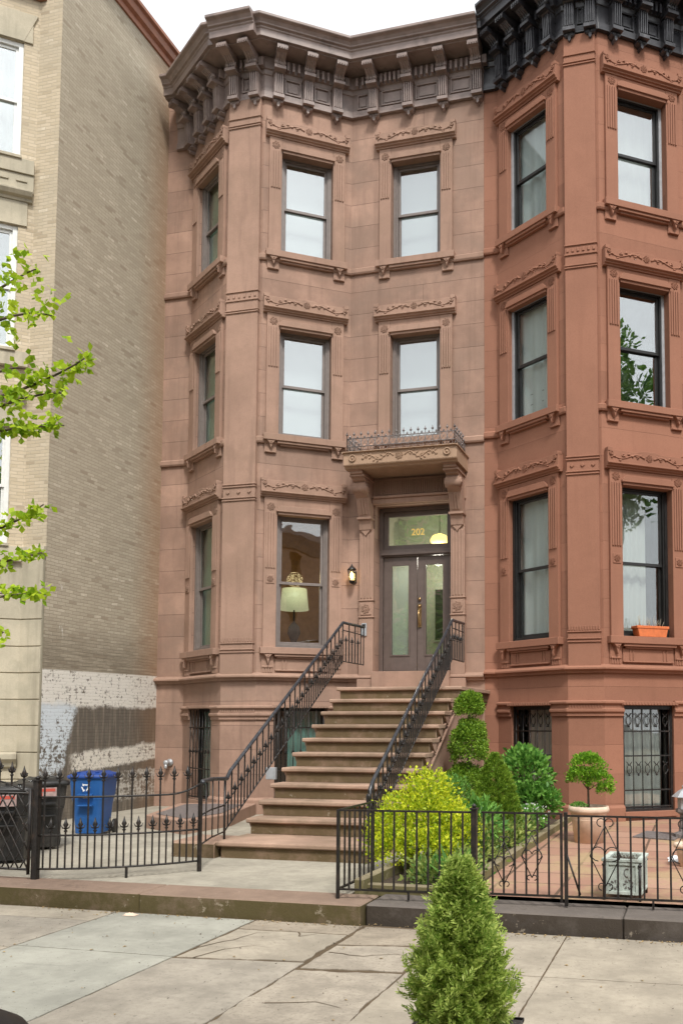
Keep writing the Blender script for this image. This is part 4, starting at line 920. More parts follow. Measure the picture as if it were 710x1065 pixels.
# lattice gate at the far left
gt = thing('lattice_gate', 'black lattice iron gate with spear tops at the far left', 'gate', (-7.0, 7.74, .2))
gx0, gx1, gy = -7.62, -6.44, 7.72
m = MB(); 
for z in (.27, 1.02): m.tube([(gx0, gy, z), (gx1, gy, z)], .013, 6)
for x in (gx0, gx1): m.tube([(x, gy, .22), (x, gy, 1.06)], .016, 6)
m.tube([(gx0 + (gx1 - gx0) * i / 16, gy, 1.02 + .14 * math.sin(math.pi * i / 16)) for i in range(17)], .009, 5); m.build('frame', M['iron'], gt)
m = MB(); n = 11; hh = .75; ww_ = gx1 - gx0
for k in range(-7, n + 1):
    for sg in (1, -1):
        x = gx0 + k * ww_ / n; pts = []
        for j in range(9):
            xx = x + (hh * .62) * j / 8; zz_ = .27 + hh * j / 8
            if sg < 0: xx = gx0 + gx1 - xx
            if gx0 <= xx <= gx1: pts.append((xx, gy + sg * .006, zz_))
        if len(pts) > 1: m.tube(pts, .0075, 4)
m.build('lattice', M['iron'], gt)
sp = bar(.13, .10)
for k in range(8): x = gx0 + .08 + k * (ww_ - .16) / 7; inst('spear', sp, gt, (x, gy, 1.02 + .12 * math.sin(math.pi * (x - gx0) / ww_)))
# stoop railings
def stair_rail(name, label, X, ybot, zb_top, ytop, z_top, yend, zbase, lower, flip):
    t = thing(name, label, 'railing', (X, ybot, .2), 'iron railings of the stoop')
    m = MB()
    slope = (z_top - zb_top) / (ytop - ybot)
    m.tube(lower + [(X, ybot + .04, zb_top), (X, ybot + .12, zb_top + .05 + slope * .06), (X, ytop - .1, z_top - slope * .1), (X, ytop, z_top), (X, yend, z_top + .02)], .024, 8); m.build('handrail', M['handrail'], t)
    drop = zb_top - zbase
    m = MB(); m.tube([(X, ybot, zbase), (X, ytop, z_top - drop), (X, yend, z_top - drop)], .010, 6); m.build('bottom_rail', M['iron'], t)
    m = MB(); m.tube([(X, ybot, zbase + drop * .5), (X, ytop, z_top - drop * .5)], .008, 6); m.tube([(X, ytop, z_top - .12), (X, yend, z_top - .12)], .008, 6); m.build('middle_rail', M['iron'], t)
    n = 46; fullb = bar(drop, None); spb = bar(drop * .5, drop * .48, fs=.9)
    L_ = ytop - ybot
    for i in range(n + 1):
        y = ybot + L_ * i / n; z = zbase + slope * (y - ybot); inst('baluster', fullb if i % 2 == 0 else spb, t, (X, y, z))
    k = 7
    for i in range(1, k + 1):
        y = ytop + (yend - ytop) * i / k; inst('baluster', fullb if i % 2 == 0 or i == k else spb, t, (X, y, z_top - drop))
    return t, slope
rl, _ = stair_rail('stoop_railing', 'left iron stoop railing rising beside the parlour window', -5.42, 9.75, 1.06, 13.4, 3.32, 14.33, .44,
                   [(-5.10, 8.70, 1.08), (-5.12, 8.74, 1.10), (-5.30, 9.25, 1.09)], 0)
m = MB(); 
for z in (.44, .75): m.tube([(-5.10, 8.70, z), (-5.28, 9.2, z), (-5.42, 9.75, z)], .009, 6)
for u in (.18, .5, .82): m.tube([(-5.10 - .36 * u, 8.7 + 1.05 * u, .44), (-5.10 - .36 * u, 8.7 + 1.05 * u, 1.08)], .008, 5)
m.tube([(-5.42, 9.75, .16), (-5.42, 9.75, 1.06)], .014, 6); m.build('end_panel', M['iron'], rl)
rr_, _ = stair_rail('stoop_railing', 'right iron stoop railing rising behind the lime green bush', -3.60, 9.72, .96, 13.33, 3.30, 14.05, .36, [(-3.60, 9.74, .28), (-3.60, 9.725, .8)], 1)
m = MB(); m.tube([(-3.60, 9.72, .16), (-3.60, 9.72, .88)], .024, 8); m.lathe((-3.60, 9.72, .82), [(.026, 0), (.034, .02), (.034, .08), (.026, .1)], 8); m.build('newel', M['iron'], rr_)
# garden fences
def flat_fence(name, label, cat, a, b, n, z0, z1, orn=(), group=None, ends=(1, 1)):
    t = thing(name, label, cat, (*a, .18), group); a = Vector(a); b = Vector(b); d = b - a; L_ = d.length; u = d / L_
    for z, nm in ((z0, 'bottom_rail'), (z1, 'top_rail')):
        m = MB(); F__ = Fr(tuple(a), tuple(b)); m.fb(F__, 0, L_, -.012, .012, z - .008, z + .008); m.build(nm, M['iron'], t)
    me = bar(z1 - z0, None, .0095)
    for i in range(1, n): p = a + d * i / n; inst('baluster', me, t, (p.x, p.y, z0))
    if orn:
        F__ = Fr(tuple(a), tuple(b))
        for c, zc, s in orn:
            m = MB()
            P = lambda x, z: F__(c + x * s, .012, zc + z * s)
            m.tube([P(0, .30), P(-.15, 0), P(0, -.30)], .005, 5); m.tube([P(0, .30), P(.15, 0), P(0, -.30)], .005, 5)
            for sg in (-1, 1):
                for z_, r_ in ((.02, .07), (.33, .04), (-.30, .035)):
                    m.tube([P(sg * (r_ + r_ * math.cos(q)), z_ + r_ * math.sin(q)) for q in [2.9 - j * .5 for j in range(10)]], .005, 5)
            m.build('scrollwork', M['iron'], t)
    return t
f1 = flat_fence('garden_fence', 'black iron garden fence in front of the lime green bush', 'fence', (-3.10, 7.60), (-1.88, 7.70), 12, .25, .945, group='garden railings above the dark kerb')
post(f1, -3.10, 7.60, .16, .95, .028, False); post(f1, -1.88, 7.70, .17, .97, .05); post(f1, -2.46, 7.65, .17, .25, .018, False, 'foot')
f2 = flat_fence('garden_fence', 'short iron fence running back from the kerb beside the lowest step', 'fence', (-3.10, 7.63), (-3.10, 8.5), 7, .25, .945, group='garden railings above the dark kerb')
post(f2, -3.10, 8.5, .16, .95, .024, False)
f3 = flat_fence('garden_gate', 'narrow black iron gate with scrollwork between two posts', 'gate', (-1.82, 7.72), (-1.14, 7.76), 7, .25, .945, orn=[(.20, .52, .6), (.44, .58, .6)])
post(f3, -1.13, 7.76, .20, .95, .022, False); post(f3, -1.80, 7.72, .22, .95, .016, False)
f4 = flat_fence('garden_fence', 'black iron garden fence with scrollwork in front of the square planter', 'fence', (-1.09, 7.76), (.75, 7.84), 17, .25, .93, orn=[(.33, .60, .85), (1.0, .60, .85)], group='garden railings above the dark kerb')
post(f4, -1.09, 7.76, .17, .96, .03, False); post(f4, -.37, 7.79, .17, .25, .018, False, 'foot'); m = MB(); m.tube([(-1.08, 7.75, .60), (-.97, 7.75, .27)], .009, 5); m.build('brace', M['iron'], f4)

# ================================================================ BINS AND YARD THINGS
def wheelie(loc, rz, body, lid, label, mark):
    t = thing('wheelie_bin', label, 'bin', loc); t.rotation_euler = (0, 0, rz); O = Vector(loc)
    def P(x, y, z): return O + Vector((x, y, z))
    m = MB(); s0, s1 = .22, .30; b0, b1 = .26, .36
    def rr(hx, hy, z, r=.06):
        out = []
        for cx_, cy_, a0 in ((hx - r, hy - r, 0), (-hx + r, hy - r, 90), (-hx + r, -hy + r, 180), (hx - r, -hy + r, 270)):
            for k in range(4): a = R(a0 + k * 30); out.append(P(cx_ + r * math.cos(a), cy_ + r * math.sin(a), z))
        return out
    levels = [rr(.21, .25, .04), rr(.235, .29, .5), rr(.25, .305, .62), rr(.26, .31, .63), rr(.26, .31, .66), rr(.265, .32, .67), rr(.285, .35, .98), rr(.31, .37, .985), rr(.31, .37, 1.02)]
    n = 16; vs = [v for l in levels for v in l]; m.add(vs, [(i * n + j, i * n + (j + 1) % n, (i + 1) * n + (j + 1) % n, (i + 1) * n + j) for i in range(len(levels) - 1) for j in range(n)] + [tuple(range(n))[::-1]])
    m.box(tuple(P(-.12, -.40, .70)), tuple(P(.12, -.335, .73))); m.box(tuple(P(-.12, -.40, .52)), tuple(P(.12, -.31, .54)))
    m.build('body', body, t, .004)
    m = MB(); L_ = [rr(.32, .38, 1.0, .08), rr(.325, .385, 1.035, .08), rr(.30, .36, 1.06, .1), rr(.2, .25, 1.10, .1)]; vs = [v for l in L_ for v in l]
    m.add(vs, [(i * n + j, i * n + (j + 1) % n, (i + 1) * n + (j + 1) % n, (i + 1) * n + j) for i in range(3) for j in range(n)] + [tuple(range(3 * n, 4 * n))], 0, True)
    for q in (-.15, 0, .15): m.box(tuple(P(q - .02, -.30, 1.06)), tuple(P(q + .02, .28, 1.105)))
    m.build('lid', lid, t)
    m = MB(); m.tube([P(-.24, .40, .99), P(-.24, .46, 1.0), P(.24, .46, 1.0), P(.24, .40, .99)], .016, 6); m.build('handle', lid, t)
    for sx in (-.29, .25):
        m = MB(); m.lathe(P(sx, .26, .12), [(.02, 0), (.12, 0), (.125, .01), (.125, .04), (.02, .04)], 14, (Vector((0, 1, 0)), Vector((0, 0, 1)), Vector((1, 0, 0)))); m.build('wheel', M['black_plastic'], t)
    if mark == 'recycle':                              # three chasing arrows on the front
        m = MB(); c = (0.0, .84); 
        for k in range(3):
            a = R(90 + 120 * k); 
            for (r0, a0, a1) in ((.062, -.75, .55),):
                def pt(r, an): return P(c[0] + r * math.cos(an), -.352 + (c[1] - .98) * .14 - .0035, c[1] + r * math.sin(an))
                q = [pt(.045, a + a0), pt(.045, a + a1), pt(.03, a + a1), pt(.055 + .0, a + a1 + .42), pt(.085, a + a1), pt(.07, a + a1), pt(.07, a + a0)]
                m.add(q, [tuple(range(7))])
        m.build('recycling_mark', M['white_print'], t)
        m = MB(); m.box(tuple(P(-.05, -.331, .655)), tuple(P(.03, -.325, .68))); m.build('white_label', M['white_print'], t)
    if mark == 'label':
        m = MB(); m.box(tuple(P(-.17, -.366, .80)), tuple(P(.13, -.356, .96))); lb = m.build('label', M['faded_print'], t)
        m = MB(); m.box(tuple(P(-.15, -.370, .90)), tuple(P(.11, -.3665, .945))); m.box(tuple(P(-.15, -.370, .82)), tuple(P(-.06, -.3665, .885))); m.build('label_print', M['red_print'], lb)
    return t
bw = wheelie((-8.25, 11.15, .16), R(16), M['blue'], M['blueD'], 'blue recycling bin with white arrows mark against the painted brick wall', 'recycle')
bk1 = wheelie((-7.95, 9.75, .16), R(48), M['black_plastic'], M['black_plastic'], 'black wheelie bin with a red and white label just left of the blue bin', 'label')
bk2 = wheelie((-7.55, 8.75, .16), R(30), M['black_plastic'], M['black_plastic'], 'black wheelie bin behind the lattice gate at the left edge', 'label')
for b_ in (bw, bk1, bk2): b_.scale = (.84, .84, .80)
# sunken areaway kerb with metal plate
hv = thing('areaway_hatch', 'low brownstone upstand with a grey metal plate beside the bay', 'hatch', (-7.9, 12.7, .16))
m = MB(); pts = [(-7.98, 12.0), (-6.97, 11.40), (-6.85, 12.5), (-7.3, 14.2), (-8.0, 14.2), (-8.6, 13.9)]
m.prism(pr, pts, .14, .35); m.build('upstand', M['brown_plain'], hv, .01)
m = MB(); m.prism(pr, [(-7.9, 12.15), (-7.08, 11.66), (-7.0, 12.5), (-7.4, 13.9), (-7.95, 13.9), (-8.35, 13.7)], .352, .358); m.build('metal_plate', M['iron_grey'], hv)
m = MB(); m.lathe((-9.60, 15.19, .98), [(.07, 0), (.07, .02), (.035, .03), (.035, .10), (.05, .11), (.05, .15), (.03, .17)], 10, (Vector((1, 0, 0)), Vector((0, 0, 1)), Vector((0, -1, 0)))); m.lathe((-9.60, 15.05, .93), [(.02, -.06), (.03, -.05), (.03, .02)], 8)
tag(m.build('standpipe', M['alu'], origin=(-9.6, 15.2, .98)), 'small grey metal standpipe on the wall above the areaway upstand', 'standpipe')
m = MB(); m.box((-6.98, 13.9, .78), (-6.80, 13.96, .98)); tag(m.build('meter_box', M['alu'], origin=(-6.9, 13.93, .88), bev=.006), 'small grey meter box behind the left stoop railing', 'meter box')
# potted standard tree
def pot(loc, r, h, label, mat):
    t = thing('plant_pot', label, 'pot', loc); m = MB(); m.lathe(loc, [(r * .74, 0), (r * .92, h * .8), (r * .93, h * .82), (r * 1.02, h * .83), (r * 1.06, h * .9), (r * 1.02, h), (r * .9, h), (r * .86, h * .9), (.001, h * .88)], 32); m.build('vessel', mat, t)
    for zz_ in (h * .62,): m = MB(); m.lathe(Vector(loc) + Vector((0, 0, zz_)), [(r * .87, 0), (r * .895, .008), (r * .88, .016)], 32); m.build('moulding', mat, t)
    m = MB(); m.lathe(Vector(loc) + Vector((0, 0, h * .885)), [(r * .84, 0), (.001, .012)], 20); m.build('soil', M['soil'], t); return t
PT = (-1.36, 11.8, .192); pot(PT, .25, .46, 'large pale terracotta pot holding a small round-headed tree', M['pot'])
pot((-.06, 10.1, .192), .19, .24, 'small pale bowl pot cut off by the right edge', M['pot'])
# square planter box with corner posts
sb = thing('square_planter', 'flaking pale green square planter behind the right fence', 'planter', (-.62, 8.35, .19)); sb.rotation_euler = (0, 0, R(-4))
x0, x1, y0, y1, z0, z1 = -.775, -.465, 8.02, 8.45, .24, .52
m = MB(); S4 = [((x0, y0), (x1, y0)), ((x1, y0), (x1, y1)), ((x1, y1), (x0, y1)), ((x0, y1), (x0, y0))]
for a, b in S4: F__ = Fr(a, b); m.fb(F__, 0.004, F__.L - .004, -.03, 0, z0, z1); ring(m, F__, .01, F__.L - .01, z0, z1, .03, 0, .012)
m.fb(Fr((x0 - .02, y0 - .02), (x1 + .02, y0 - .02)), 0, x1 - x0 + .04, -.05, 0, z1 + .001, z1 + .025); m.fb(Fr((x0 - .02, y1 - .03), (x1 + .02, y1 - .03)), 0, x1 - x0 + .04, -.05, 0, z1 + .001, z1 + .025)
m.box((x0 - .02, y0 + .031, z1 + .001), (x0 + .03, y1 - .031, z1 + .025)); m.box((x1 - .03, y0 + .031, z1 + .001), (x1 + .02, y1 - .031, z1 + .025)); m.build('box', M['verdigris'], sb, .003)
m = MB()
for x in (x0, x1):
    for y in (y0, y1): m = MB(); m.tube([(x, y - .012, .192), (x, y - .012, .48)], .012, 6); m.lathe((x, y - .012, .48), [(.012, 0), (.02, .012), (.001, .035)], 6); m.build('corner_post', M['iron'], sb)
m = MB(); m.box((x0 + .032, y0 + .032, .42), (x1 - .032, y1 - .032, .495)); m.build('soil', M['soil'], sb)
m = MB(); F__ = Fr((x0, y0), (x1, y0))
for s_, zc, r_ in ((.09, .32, .045), (.21, .33, .045)): 
    for k in range(7): a = k * .9; m.prism(lambda u, v, o: F__(u, o, v), [(s_ + r_ * math.cos(a) * .4, zc + r_ * math.sin(a) * .4), (s_ + r_ * math.cos(a + .3), zc + r_ * math.sin(a + .3)), (s_ + r_ * .9 * math.cos(a + .7), zc + r_ * .9 * math.sin(a + .7))], 0, .006)
m.tube([F__(.20 + .025 * math.cos(a), .004, .43 + .035 * math.sin(a)) for a in [1 + j * .5 for j in range(9)]], .004, 4); m.build('flower_relief', M['iron_grey'], sb)
m = MB()
for k in range(90): x, y = random.uniform(x0 + .05, x1 - .05), random.uniform(y0 + .05, y1 - .05); m.tube([(x, y, .495), (x + random.uniform(-.03, .03), y + random.uniform(-.03, .03), .52 + random.random() * .03)], [.004, .002], 3)
m.build('dry_stems', M['bark'], sb)
# paper bag on the terrace, litter on the pavement
def crumple(name, c, sx, sy, sz, mat, label, cat, n=7):
    m = MB(); vs = []; rows_ = n
    for i in range(n + 1):
        for j in range(n + 1):
            u, v = i / n - .5, j / n - .5; e = max(0, 1 - (abs(u) * 2) ** 2.2) * max(0, 1 - (abs(v) * 2) ** 2.2)
            vs.append((c[0] + u * sx * (1 + random.uniform(-.12, .12)), c[1] + v * sy * (1 + random.uniform(-.12, .12)), c[2] + .004 + sz * e * random.uniform(.45, 1.2)))
    k = n + 1; m.add(vs, [(i * k + j, i * k + j + 1, (i + 1) * k + j + 1, (i + 1) * k + j) for i in range(n) for j in range(n)]); return tag(m.build(name, mat, origin=c), label, cat)
crumple('paper_bag', (-.20, 10.55, .192), .26, .4, .05, M['paper'], 'crumpled white paper on the red pavers beside the square planter', 'paper')
crumple('crumpled_paper', (-4.93, 7.22, .0), .12, .07, .022, M['pot'], 'small crumpled white paper on the pavement against the brown kerb', 'litter')
m = MB(); m.prism(pr, [(-.85, 12.4), (-.30, 12.2), (-.2, 12.9), (-.7, 13.1)], .193, .207); tag(m.build('door_mat', M['iron_grey'], origin=(-.5, 12.6, .193)), 'dark mat on the terrace near the barred basement window', 'mat')
gl = thing('garden_lantern', 'grey stone garden lantern at the right edge of the terrace', 'lantern', (-.17, 12.6, .19))
m = MB(); m.lathe((-.17, 12.6, .192), [(.16, 0), (.16, .05), (.08, .08), (.06, .3), (.12, .34), (.12, .38)], 8, sm=False); m.build('pedestal', M['iron_grey'], gl)
m = MB(); m.lathe((-.17, 12.6, .572), [(.09, 0), (.09, .14), (.17, .16), (.08, .24), (.02, .27), (.03, .30), (.001, .33)], 6, sm=False); m.build('lantern_head', M['alu'], gl)
# bin lid at the bottom-left corner of the pavement
lb = thing('litter_bin', 'dark grey domed bin top at the bottom left corner of the pavement', 'bin', (-2.74, 2.86, 0))
m = MB(); m.lathe((-2.74, 2.86, 0), [(.24, 0), (.25, .1), (.27, .5), (.28, .52)], 28); m.build('body', M['iron'], lb)
m = MB(); m.lathe((-2.74, 2.86, .525), [(.29, 0), (.30, .015), (.28, .04), (.20, .085), (.10, .105), (.001, .11)], 32); m.build('lid', M['black_plastic'], lb)

# ================================================================ PLANTS
def unit(v): return v / np.maximum(np.linalg.norm(v, axis=-1, keepdims=True), 1e-9)
def blades(P, D, L, Wd, up=None, fold=.0):
    """rhombic leaf at P along D; returns verts (n*4,3)"""
    n = len(P); rnd = RNG.normal(size=(n, 3)) if up is None else up + RNG.normal(size=(n, 3)) * .35
    S = unit(np.cross(D, rnd)); L = np.broadcast_to(np.asarray(L).reshape(-1, 1), (n, 1)); Wd = np.broadcast_to(np.asarray(Wd).reshape(-1, 1), (n, 1)); N = np.cross(S, D)
    return np.stack([P, P + D * L * .55 + S * Wd * .5, P + D * L + N * L * fold, P + D * L * .55 - S * Wd * .5], 1)
def leafobj(name, V, mat, parent=None, origin=(0, 0, 0)):
    O = np.array(parent['O_'] if parent is not None else origin, float); V = V.reshape(-1, 3) - O; n = len(V) // 4
    me = bpy.data.meshes.new(name); me.vertices.add(n * 4); me.vertices.foreach_set('co', V.astype(np.float32).ravel())
    me.loops.add(n * 4); me.polygons.add(n); me.polygons.foreach_set('loop_start', np.arange(0, n * 4, 4)); me.polygons.foreach_set('loop_total', np.full(n, 4)); me.loops.foreach_set('vertex_index', np.arange(n * 4))
    me.update(calc_edges=True); me.validate(); me.materials.append(mat); return link(name, me, parent, tuple(O))
def sphere_dirs(n):
    v = RNG.normal(size=(n, 3)); return unit(v)
def spray_plant(name, c, prof, nsp, mat, parent, sp_len=.10, bl=.045, bw=.010, nb=9, upw=.8, shell=.55, lump=.14):
    """conifer: fans of fine blades; prof = [(z, radius)] above c"""
    zs = np.array([p[0] for p in prof]); rs = np.array([p[1] for p in prof]); w = rs + .02
    cz = np.concatenate([[0], np.cumsum((w[1:] + w[:-1]) / 2 * np.diff(zs))]); z = np.interp(RNG.random(nsp) * cz[-1], cz, zs)
    a = RNG.random(nsp) * 2 * np.pi; rad = np.interp(z, zs, rs); lm = 1 + lump * (np.sin(a * 4 + z * 11 + c[0]) * .35 + np.sin(a * 9 - z * 37 + c[1] * 3) * .4 + np.sin(a * 17 + z * 61) * .35)
    u = shell + (1 - shell) * RNG.random(nsp) ** .6; rr = rad * lm * u
    P = np.stack([c[0] + rr * np.cos(a), c[1] + rr * np.sin(a), c[2] + z], 1)
    out = np.stack([np.cos(a), np.sin(a), np.zeros(nsp)], 1); D = unit(out * (.75 + .3 * RNG.random((nsp, 1))) + np.array([0, 0, upw]) + RNG.normal(size=(nsp, 3)) * .33)
    P = P - D * sp_len * .45
    S = unit(np.cross(D, RNG.normal(size=(nsp, 3)) * .6 + out)); allv = []
    for k in range(nb):
        t = k / (nb - 1); sg = 1 if k % 2 else -1
        if k == nb - 1: B, dd = P + D * sp_len * .55, D
        else: B, dd = P + D * sp_len * (.08 + .75 * t), unit(D * .8 + S * sg * .75)
        l = bl * (1.15 - .45 * t) * (.8 + .4 * RNG.random((nsp, 1))); allv.append(blades(B, unit(dd + RNG.normal(size=(nsp, 3)) * .12), l, bw * (.8 + .5 * RNG.random((nsp, 1))), up=np.cross(D, S)))
    return leafobj(name, np.concatenate(allv), mat, parent)
def bush(name, blobs, n, mat, parent, ll=.04, lw=.02, upb=.5, shell=.5, clump=0, jit=.5):
    """broadleaf mass over ellipsoid blobs (x,y,z,rx,ry,rz)"""
    B = np.array(blobs); wt = (B[:, 3] * B[:, 5] + .01); wt /= wt.sum(); k = RNG.choice(len(B), n, p=wt); d = sphere_dirs(n); d[:, 2] = np.where(d[:, 2] < -.5, -d[:, 2], d[:, 2])
    u = (shell + (1 - shell) * RNG.random((n, 1)) ** .5); lm = 1 + .12 * np.sin(d[:, :1] * 7 + B[k][:, :1] * 5) * np.sin(d[:, 2:] * 8 + 2)
    P = B[k][:, :3] + d * B[k][:, 3:6] * u * lm
    if clump: P += RNG.normal(size=(n, 3)) * clump
    D = unit(d + np.array([0, 0, upb]) + RNG.normal(size=(n, 3)) * jit); s = .65 + .6 * RNG.random((n, 1))
    return leafobj(name, blades(P, D, ll * s, lw * s, fold=-.15), mat, parent)
def stems(name, base, tips, r, parent, mat='bark'):
    m = MB()
    for t in tips:
        b = Vector(base); q = Vector(t); md = b.lerp(q, .5) + Vector((random.uniform(-.05, .05), random.uniform(-.05, .05), .04)); m.tube([b, md, q], [r, r * .7, r * .3], 6)
    return m.build(name, M[mat], parent)
# foreground cedar in its planter
fc = thing('potted_cedar', 'bushy bright green cedar in the foreground on the pavement', 'shrub', (-1.04, 4.0, .3))
spray_plant('foliage', (-1.04, 4.0, .30), [(0, .07), (.06, .13), (.16, .165), (.30, .175), (.42, .155), (.52, .12), (.62, .088), (.70, .06), (.76, .045), (.80, .015)], 6200, M['thuja'], fc, .095, .032, .0085, 11, .75, .3, .65)
stems('trunk', (-1.04, 4.0, .25), [(-1.04, 4.0, .9), (-1.16, 4.05, .6), (-.92, 3.95, .6)], .018, fc)
pb = thing('black_planter', 'square black planter under the foreground cedar', 'planter', (-1.035, 4.0, 0))
m = MB(); x0, x1, y0, y1 = -1.27, -.81, 3.78, 4.24
for a, b in (((x0, y0), (x1, y0)), ((x1, y0), (x1, y1)), ((x1, y1), (x0, y1)), ((x0, y1), (x0, y0))): F__ = Fr(a, b); m.fb(F__, .003, F__.L - .003, -.02, 0, .0, .33); m.fb(F__, -.012, F__.L - .0, -.035, .012, .331, .35)
m.build('box', M['planter_black'], pb, .003); m = MB(); m.box((x0 + .03, y0 + .03, .2), (x1 - .03, y1 - .03, .315)); m.build('soil', M['soil'], pb)
# lime bush
lbush = thing('lime_bush', 'bright lime green and yellow bush behind the garden fence', 'shrub', (-2.80, 9.05, .2))
bl_ = [(-2.80, 9.05, .62, .50, .42, .42), (-2.72, 9.1, .98, .28, .26, .24), (-3.06, 8.95, .55, .28, .26, .26), (-2.45, 9.0, .62, .30, .3, .3), (-2.60, 8.75, .45, .34, .25, .22), (-2.98, 8.75, .42, .25, .2, .18)]
bush('foliage', bl_, 10500, M['lime'], lbush, .040, .024, .5, .35, .038, .8); stems('stem', (-2.80, 9.05, .2), [(-2.8, 9.05, .9), (-3.05, 8.9, .6), (-2.5, 9.0, .7), (-2.6, 8.8, .5)], .016, lbush)
# topiary
tp = thing('ball_topiary', 'dark green topiary clipped into three stacked balls by the stoop', 'topiary', (-3.15, 12.6, .2))
for (dx, z, rx, rz, n) in ((0, 1.95, .205, .22, 2600), (-.0, 1.38, .28, .42, 4800), (-.08, .80, .33, .36, 4000)):
    bush('clipped_ball', [(-3.15 + dx, 12.6, z, rx, rx, rz)], int(n * 1.9), M['box_green'], tp, .036, .017, .15, .35, .008, .8)
m = MB(); m.tube([(-3.15, 12.6, .2), (-3.16, 12.6, 1.0), (-3.15, 12.6, 1.9)], [.03, .024, .014], 6); m.build('trunk', M['bark'], tp)
# cone cedar, leafy shrub
cc = thing('cone_cedar', 'dense dark green cone-shaped cedar between the topiary and leafy shrub', 'shrub', (-2.42, 11.0, .2))
spray_plant('foliage', (-2.42, 11.0, .22), [(0, .20), (.1, .31), (.35, .33), (.6, .28), (.85, .19), (1.02, .10), (1.12, .02)], 3600, M['thuja_dark'], cc, .08, .034, .011, 9, 1.1, .6, .06); stems('trunk', (-2.42, 11, .18), [(-2.42, 11, 1.0)], .02, cc)
ls = thing('leafy_shrub', 'mid green broad-leaved shrub in front of the barred basement window', 'shrub', (-2.36, 12.9, .2))
bush('foliage', [(-2.40, 12.9, .95, .36, .32, .42), (-2.30, 12.9, .55, .38, .34, .3), (-2.12, 12.8, .62, .24, .2, .16)], 3000, M['mid'], ls, .085, .045, .4, .5, .02); stems('stem', (-2.36, 12.9, .18), [(-2.4, 12.9, 1.1), (-2.2, 12.9, .8), (-2.55, 12.9, .8)], .015, ls)
fl = thing('white_flowering_plant', 'low plant with small white flowers under the leafy shrub', 'plant', (-2.15, 12.1, .2))
bush('leaves', [(-2.2, 12.0, .42, .25, .25, .2)], 500, M['mid'], fl, .06, .03, .4, .4); bush('flowers', [(-2.12, 11.95, .52, .24, .2, .13)], 70, M['paper'], fl, .024, .024, .8, .8)
# hostas and low leaves
tag(bush('ground_cover', [(-2.40, 8.35, .27, .30, .18, .12), (-2.3, 9.5, .38, .28, .6, .30), (-2.62, 10.1, .35, .3, .5, .25), (-2.22, 10.9, .34, .24, .8, .22), (-2.25, 11.7, .28, .2, .4, .14), (-2.85, 10.2, .3, .2, .6, .25), (-2.22, 8.7, .3, .16, .4, .16)], 7500, M['cover'], None, .06, .026, .7, .3, .04), kind='stuff')
ht = thing('spiky_plant', 'spiky grey-green leaves just behind the foreground cedar tip', 'plant', (-2.18, 8.2, .2))
n = 60; a = RNG.random(n) * 6.28; D = unit(np.stack([np.cos(a) * .6, np.sin(a) * .6, .55 + RNG.random(n)], 1)); leafobj('leaves', blades(np.tile([-2.18, 8.2, .2], (n, 1)) + RNG.normal(size=(n, 3)) * .03, D, .30 + .14 * RNG.random((n, 1)), .035, fold=-.2), M['mid'], ht)
hs = thing('broad_leaf_plant', 'dark glossy broad-leaved plant behind the lime green bush', 'plant', (-2.3, 9.6, .2))
bush('leaves', [(-2.28, 9.55, .62, .25, .25, .28), (-2.5, 9.9, .5, .3, .25, .25)], 420, M['mid'], hs, .12, .045, .2, .4)
sh = thing('fine_shrub', 'feathery green shrub between the stoop and the topiary', 'shrub', (-3.1, 11.2, .2)); bush('foliage', [(-3.05, 11.3, .75, .26, .25, .30), (-2.9, 11.2, .45, .34, .3, .25)], 2200, M['mid'], sh, .045, .014, .8, .4)
# standard tree in the pot
sd = thing('standard_tree', 'small round-headed tree on a thin trunk in the large pot', 'tree', (PT[0], PT[1], .6))
bush('crown', [(-1.36, 11.8, 1.13, .24, .23, .19), (-1.42, 11.78, 1.02, .22, .2, .12), (-1.22, 11.8, .96, .18, .18, .13), (-1.50, 11.8, 1.0, .13, .13, .09), (-1.15, 11.8, .86, .1, .1, .08), (-1.36, 11.8, 1.24, .14, .14, .09)], 5600, M['bonsai'], sd, .035, .018, .5, .55, .008)
m = MB(); m.tube([(-1.36, 11.8, .6), (-1.365, 11.8, .85), (-1.35, 11.8, 1.1)], [.018, .014, .01], 6)
for t in ((-1.22, 11.8, .95), (-1.48, 11.8, 1.0), (-1.36, 11.7, 1.1)): m.tube([(-1.362, 11.8, .86), t], [.009, .004], 5)
m.build('trunk', M['bark'], sd); ug = bush('underplanting', [(-1.47, 11.72, .64, .11, .1, .05)], 300, M['mid'], sd, .035, .014, .6, .3)
